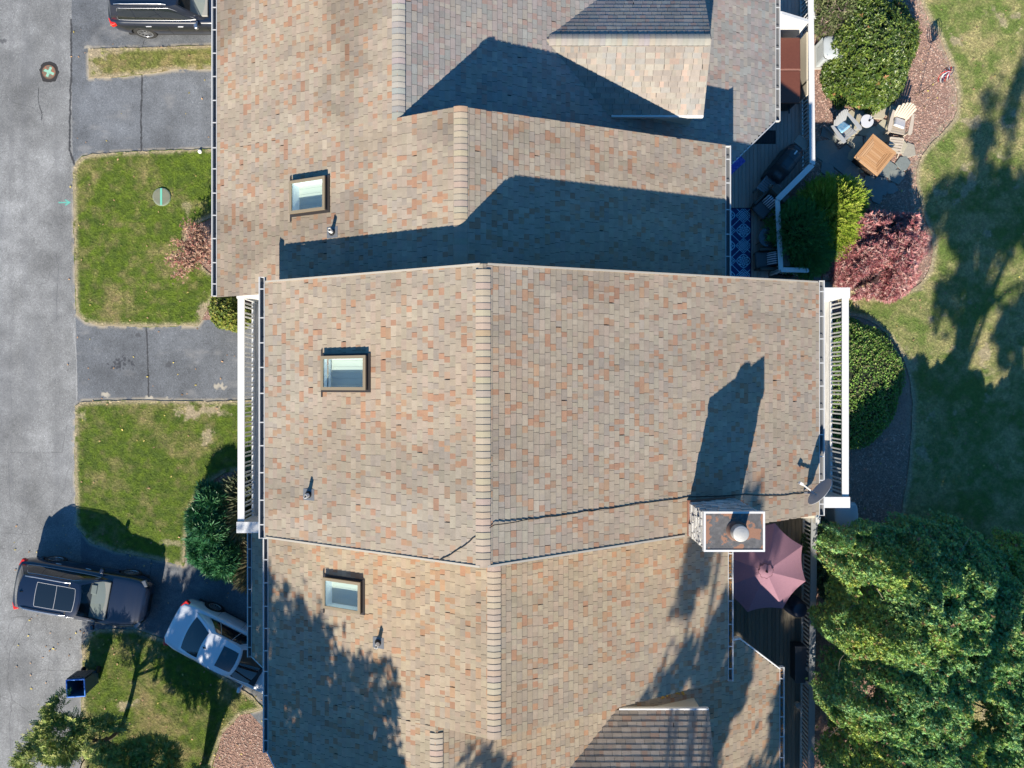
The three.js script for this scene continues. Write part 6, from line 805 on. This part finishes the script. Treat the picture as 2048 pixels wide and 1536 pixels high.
const canopy = () => { // one wide canopy of many small leafy shoots; x, z relative to the trunk at (13.6, 9)
  const x = rr(9.1, 18.2), z = rr(3.2, 14.2), n1 = fbm(x * 0.9 + 4, z * 0.9 + 2, 4), n2 = noise(x * 2.2 + 8, z * 2.2 + 3);
  const eL = x - (10.05 + 0.8 * (noise(z * 0.9, 4) - 0.3) + 0.35 * noise(z * 3.1, 9)), eT = z - (4.0 + 0.05 * abs(x - 12.6) ** 2 + 1.1 * (noise(x * 0.9 + 5, 2) - 0.4) + 0.4 * noise(x * 3.1, 5)), ed = min(eL, eT); if (ed < 0) return null;
  const dep = Math.pow(rnd(), 1.6), top = 3.1 + 1.7 * sstep(0, 1.6, ed) + 0.6 * (n1 - 0.42) + 0.5 * (n2 - 0.5) + 0.5 * (noise(x * 4.5, z * 4.5) - 0.5), y = top - dep * 1.5; if (noise(x * 1.25 + 30, z * 1.25 + 4) < 0.16 || y < 1.2) return null;
  const gx = fbm((x + 0.2) * 0.9 + 4, z * 0.9 + 2, 3) - n1, gz = fbm(x * 0.9 + 4, (z + 0.2) * 0.9 + 2, 3) - n1;
  return { p: V(x - 13.6, y, z - 9), d: V(gauss() - gx * 2 - (eL < 0.6 ? 0.8 : 0), 0.15 + 0.35 * rnd(), gauss() - gz * 2 - (eT < 0.6 ? 0.8 : 0)).normalize(), s: rr(0.7, 1.25), n: V(gauss() * 0.6, 1.0, gauss() * 0.6 + 0.2), top: dep };
};
tree('crape_myrtle', 'wide many stemmed green tree spreading over the lawn at lower right', V(13.6, 0, 9.0), 2.2, [[-1.7, 4.6, -1.8, 1.6, 1.3, 1.6], [-0.2, 5.2, -3.2, 1.5, 1.2, 1.35], [1.5, 4.6, -3.4, 1.2, 1.0, 1.2], [-1.9, 4.2, -3.4, 1.1, 0.9, 1.1], [3.4, 4.3, -2.0, 1.2, 1.0, 1.2], [3.6, 4.6, 1.2, 1.3, 1.0, 1.3], [1.1, 5.2, -1.2, 1.7, 1.4, 1.6], [-2.4, 4.4, 0.4, 1.5, 1.3, 1.5], [-0.6, 5.9, 0.2, 1.9, 1.5, 1.8], [1.6, 5.4, 1.2, 1.8, 1.4, 1.6], [-1.9, 4.8, 2.2, 1.7, 1.4, 1.5], [0.1, 5.6, 2.5, 1.8, 1.4, 1.5], [2.9, 4.4, -0.2, 1.3, 1.2, 1.4], [-2.9, 3.6, -0.6, 1.1, 1.0, 1.2], [-2.7, 3.7, 3.0, 1.2, 1.0, 1.1], [2.6, 4.9, 2.6, 1.5, 1.2, 1.3], [-1.2, 4.2, -3.1, 0.9, 0.8, 0.8], [0.4, 4.6, -1.8, 1.8, 1.2, 1.6], [-1.4, 4.4, 0.8, 1.8, 1.2, 1.8], [2.4, 4.4, 0.6, 1.7, 1.1, 1.7], [0.6, 4.6, 1.8, 1.9, 1.2, 1.6], [-2.6, 3.8, 1.6, 1.1, 1.0, 1.3], [-3.0, 3.5, 0.4, 0.9, 0.9, 1.0], [-2.5, 3.9, -2.2, 1.0, 0.9, 1.0], [2.2, 4.2, -0.6, 1.6, 0.9, 1.6], [3.6, 4.0, 0.4, 1.4, 0.9, 1.5], [1.2, 4.0, 0.2, 1.6, 0.8, 1.6], [3.4, 4.2, 3.2, 1.5, 1.0, 1.5]], { r: 0.13, spot: canopy, n: 230000, geo: rosette(7, 0.075, 0.040, 1.5), mat: leafMat(0.5, 0.3), shell: 0.62, rough: 0.4, out: 1.0, up: 0.05, gap: 0.2, gapF: 1.5, twigs: 1, bark: std([0.24, 0.2, 0.16], 0.8), col: (s) => (rnd() < 0.05 ? tintOf([[0.36, 0.27, 0.08], [0.36, 0.2, 0.12], [0.42, 0.33, 0.14]]) : (() => { const c = tintOf(myrtle, 0.3), w = sstep(0.45, 0.75, fbm(s.p.x * 0.8 + 3, s.p.z * 0.8 + 9, 4)); return [c[0] * (1 + 0.4 * w), c[1] * (1 + 0.08 * w), c[2] * (1 - 0.3 * w)]; })()) });
// -- street side
shrub('shrub', 'round yellow green shrub below the white corner of the street balcony', V(-10.1, 0, -2.6), [[0, 0.25, 0, 0.62, 0.8, 0.62], [0.35, 0.2, 0.2, 0.5, 0.7, 0.5]], { geo: rosette(5, 0.085, 0.036), n: 2600, rough: 0.3, shell: 0.8, core: 0.7, col: () => tintOf([[0.19, 0.22, 0.025], [0.13, 0.18, 0.02], [0.26, 0.25, 0.05], [0.09, 0.14, 0.02]]) });
const plume = fan(16, 0.30, 0.014, 2.3);
{ const dark = () => tintOf([[0.045, 0.17, 0.065], [0.06, 0.21, 0.08], [0.035, 0.135, 0.055], [0.085, 0.23, 0.085]], 0.25);
  shrub('yew_shrub', 'deep green bottlebrush evergreen nearest the lawn beside the porch roof', V(-10.6, 0, 4.9), [[0, 0.4, 0, 0.75, 0.9, 0.8], [0.1, 0.35, -0.75, 0.55, 0.8, 0.6], [-0.2, 0.25, 0.75, 0.6, 0.7, 0.6]], { geo: plume, mat: glossLeaf, n: 1500, rough: 0.3, shell: 0.7, core: 0.66, coreCol: [0.006, 0.02, 0.01], out: 1.1, up: 0.2, col: dark });
  shrub('yew_shrub', 'deep green bottlebrush evergreen against the drive edge', V(-10.2, 0, 6.1), [[0, 0.35, 0, 0.7, 0.75, 0.65], [-0.6, 0.25, -0.15, 0.5, 0.6, 0.5]], { geo: plume, mat: glossLeaf, n: 1000, rough: 0.3, shell: 0.7, core: 0.66, coreCol: [0.006, 0.02, 0.01], out: 1.1, up: 0.2, col: dark }); }
function grassClump(label, x, z, r, h, n, cols) { const t = thing('ornamental_grass', label, 'ornamental grass', V(x, 0, z)); const geo = (() => { const l = []; for (let k = 0; k < 5; k++) { const d = V(gauss() * 0.2, 1, gauss() * 0.2).normalize(); l.push([V(0, 0, 0), d, 1 * rr(0.7, 1.1), 0.008, V(0.1, 0.1, 1).normalize()]); } return bladesGeo(l); })(); leaves(t, 'blades', geo, softLeaf, n, () => { const a = rnd() * 6.283, q = sqrt(rnd()), lean = 0.25 + 0.95 * q; return { p: V(cos(a) * q * r * 0.45, 0, sin(a) * q * r * 0.45), d: V(cos(a) * lean + gauss() * 0.15, 1, sin(a) * lean + gauss() * 0.15).normalize(), s: h * rr(0.7, 1.1) }; }, () => tintOf(cols, 0.3)); }
grassClump('grey green ornamental grass beside the balcony end wall', -9.35, 4.35, 0.9, 1.1, 1500, [[0.11, 0.13, 0.07], [0.16, 0.17, 0.10], [0.08, 0.11, 0.05]]); grassClump('tawny ornamental grass at the corner of the porch roof and drive', -8.95, 6.35, 0.9, 1.05, 1500, [[0.16, 0.15, 0.08], [0.12, 0.14, 0.07], [0.20, 0.17, 0.10]]);
{ // small dry maple leaning out from under the gutter
  const t = thing('dwarf_maple', 'small leaning maple with dry pinkish tan leaves at the street gutter', 'tree', V(-10.15, 0, -3.75)), m = new MB(), dk = std([0.035, 0.025, 0.02], 0.9), ends = [];
  m.g.push(...limbs(t, [V(0, 0, 0.1), V(-0.1, 0.6, -0.25), V(-0.45, 1.05, -0.6), V(-0.6, 1.25, -0.85)], 0.05, 0.03).g); for (let k = 0; k < 11; k++) { const a = rr(2.3, 4.7), L = rr(0.5, 1.5), s = V(-0.45 - rnd() * 0.15, 1.1, -0.65 - rnd() * 0.2), e = s.clone().add(V(cos(a) * L, rr(-0.1, 0.45), sin(a) * L * 0.75 - 0.05)); m.g.push(...limbs(t, [s, s.clone().lerp(e, 0.5).add(V(0, 0.12, gauss() * 0.1)), e], 0.018, 0.004).g); ends.push([s, e]); } ends.push([V(-0.4, 1.1, -0.7), V(0.75, 1.3, -0.75)], [V(-0.4, 1.1, -0.7), V(0.6, 1.2, -0.1)], [V(-0.4, 1.1, -0.7), V(0.5, 1.35, -1.4)]); for (const [s, e] of ends.slice(-3)) m.g.push(...limbs(t, [s, s.clone().lerp(e, 0.5).add(V(0, 0.1, 0)), e], 0.02, 0.005).g); m.build('trunk', dk, t);
  leaves(t, 'crown', fan(5, 0.10, 0.026, 2.0), softLeaf, 2300, () => { const [s, e] = pick(ends), f = rr(0.15, 1.0); return { p: s.clone().lerp(e, f).add(V(gauss() * 0.2, gauss() * 0.12, gauss() * 0.2)), d: V(gauss(), rr(-0.4, 0.8), gauss()).normalize(), s: rr(0.7, 1.2) }; }, () => tintOf([[0.46, 0.29, 0.20], [0.54, 0.38, 0.28], [0.40, 0.23, 0.17], [0.36, 0.15, 0.12]], 0.2));
}
tree('ornamental_tree', 'young green tree overhanging the blue recycling bin at lower left', V(-14.0, 0, 12.2), 1.5, [[-0.7, 2.4, -0.7, 0.8, 0.8, 0.8], [0.4, 2.2, -0.6, 0.8, 0.7, 0.7], [0.2, 2.8, 0.4, 1.2, 1.0, 1.1], [-1.3, 2.4, 0.1, 0.7, 0.7, 0.8], [1.2, 2.0, 0.4, 0.8, 0.7, 0.8], [2.2, 1.9, 0.3, 0.8, 0.6, 0.7], [3.0, 1.7, 0.9, 0.7, 0.6, 0.7], [1.8, 2.2, 1.2, 1.0, 0.8, 0.8], [-0.8, 2.3, -1.5, 0.38, 0.5, 0.5]], { r: 0.09, flat: 0.5, n: 19000, geo: sprig(7, 0.18, 0.07, 0.034), shell: 0.5, rough: 0.5, gap: 0.33, gapF: 2.0, up: 0.2, col: () => tintOf([[0.22, 0.29, 0.05], [0.29, 0.35, 0.065], [0.15, 0.21, 0.04], [0.35, 0.36, 0.11]], 0.3) });
// trees standing south of the picture: their shade falls across lawn, drive and roof
const bigLeaf = rosette(6, 0.19, 0.10, 1.4), shadeCol = () => tintOf([[0.07, 0.12, 0.03], [0.09, 0.14, 0.035], [0.12, 0.14, 0.04]]);
const lobesIn = (n, rx, y0, y1, rz, s0, s1) => { const L = []; for (let k = 0; k < n; k++) { const a = k * 2.4 + rnd(), q = sqrt((k + 0.5) / n), f = 1 - 0.0 * q; L.push([cos(a) * q * rx, mix(y0, y1, rnd() * (1 - 0.4 * q)), sin(a) * q * rz, rr(s0, s1), rr(s0, s1) * 0.8, rr(s0, s1)]); } return L; };
tree('street_tree', 'tall leafy tree south of the row whose shade dapples the southern roof', V(-7.2, 0, 18.2), 5, lobesIn(24, 3.2, 7.5, 16, 3.0, 0.9, 1.5), { r: 0.22, n: 17000, geo: bigLeaf, shell: 0.3, rough: 0.6, gap: 0.47, gapF: 2.0, col: shadeCol });
tree('street_tree', 'second tall tree west of the first one shading the southern street eave', V(-9.2, 0, 17.4), 5, lobesIn(18, 2.4, 7.5, 15.4, 2.6, 0.9, 1.5), { r: 0.2, n: 12000, geo: bigLeaf, shell: 0.3, rough: 0.6, gap: 0.47, gapF: 2.0, col: shadeCol });
tree('street_tree', 'third tree east of the first one shading the low end of the south roof', V(-4.4, 0, 18.8), 5, lobesIn(16, 2.4, 9, 14.6, 1.6, 0.7, 1.2), { r: 0.18, n: 8000, geo: bigLeaf, shell: 0.3, rough: 0.5, gap: 0.44, gapF: 2.0, col: shadeCol });
tree('street_tree', 'lower leafy tree south of the drive whose shade dapples the saloon car', V(-11.8, 0, 16.4), 3, lobesIn(12, 2.4, 4, 8.6, 1.6, 0.9, 1.3), { r: 0.16, n: 9500, geo: bigLeaf, shell: 0.3, rough: 0.5, gap: 0.45, gapF: 2.0, size: 0.95, col: shadeCol });
tree('garden_tree', 'tall garden tree south of the picture shading the back lawn', V(12.5, 0, 14.3), 12.6, [[1.5, 11.6, 0.3, 0.9, 0.8, 0.9], [3.0, 12.4, 0.2, 1.0, 0.8, 0.9], [-0.6, 12.2, 0, 0.9, 0.9, 0.8], ...lobesIn(10, 1.9, 13.6, 15.6, 1.0, 0.7, 1.0), [-1.3, 16.2, 0.3, 0.45, 1.7, 0.45], [-0.2, 16.6, -0.2, 0.5, 2.0, 0.5], [0.9, 16.6, 0.3, 0.45, 1.6, 0.45], [2.3, 15.4, 0.2, 0.55, 1.7, 0.55], [0, 14.6, 0, 0.9, 1.4, 0.8]], { r: 0.25, n: 10000, geo: bigLeaf, shell: 0.3, rough: 0.6, gap: 0.53, gapF: 1.3, size: 1.0, col: shadeCol });
tree('garden_tree', 'slender tall tree south of the garden roof slope casting streaked shade', V(2.3, 0, 19.9), 8, [...lobesIn(12, 2.2, 10, 16, 1.4, 0.6, 1.0), [-0.2, 17.6, -0.3, 0.55, 1.5, 0.55], [0.6, 16.8, 0.2, 0.5, 1.4, 0.5], [-0.9, 16.4, 0, 0.45, 1.3, 0.45]], { r: 0.18, n: 7500, geo: bigLeaf, shell: 0.3, rough: 0.5, gap: 0.46, gapF: 1.8, col: shadeCol });
tree('garden_tree', 'round tree farther south whose shade dapples the parasol deck', V(5.6, 0, 25), 6, lobesIn(16, 2.6, 8, 14.5, 3.2, 0.9, 1.5), { r: 0.2, n: 11000, geo: bigLeaf, shell: 0.3, rough: 0.5, gap: 0.42, gapF: 1.8, col: shadeCol });

renderer.render(scene, camera);
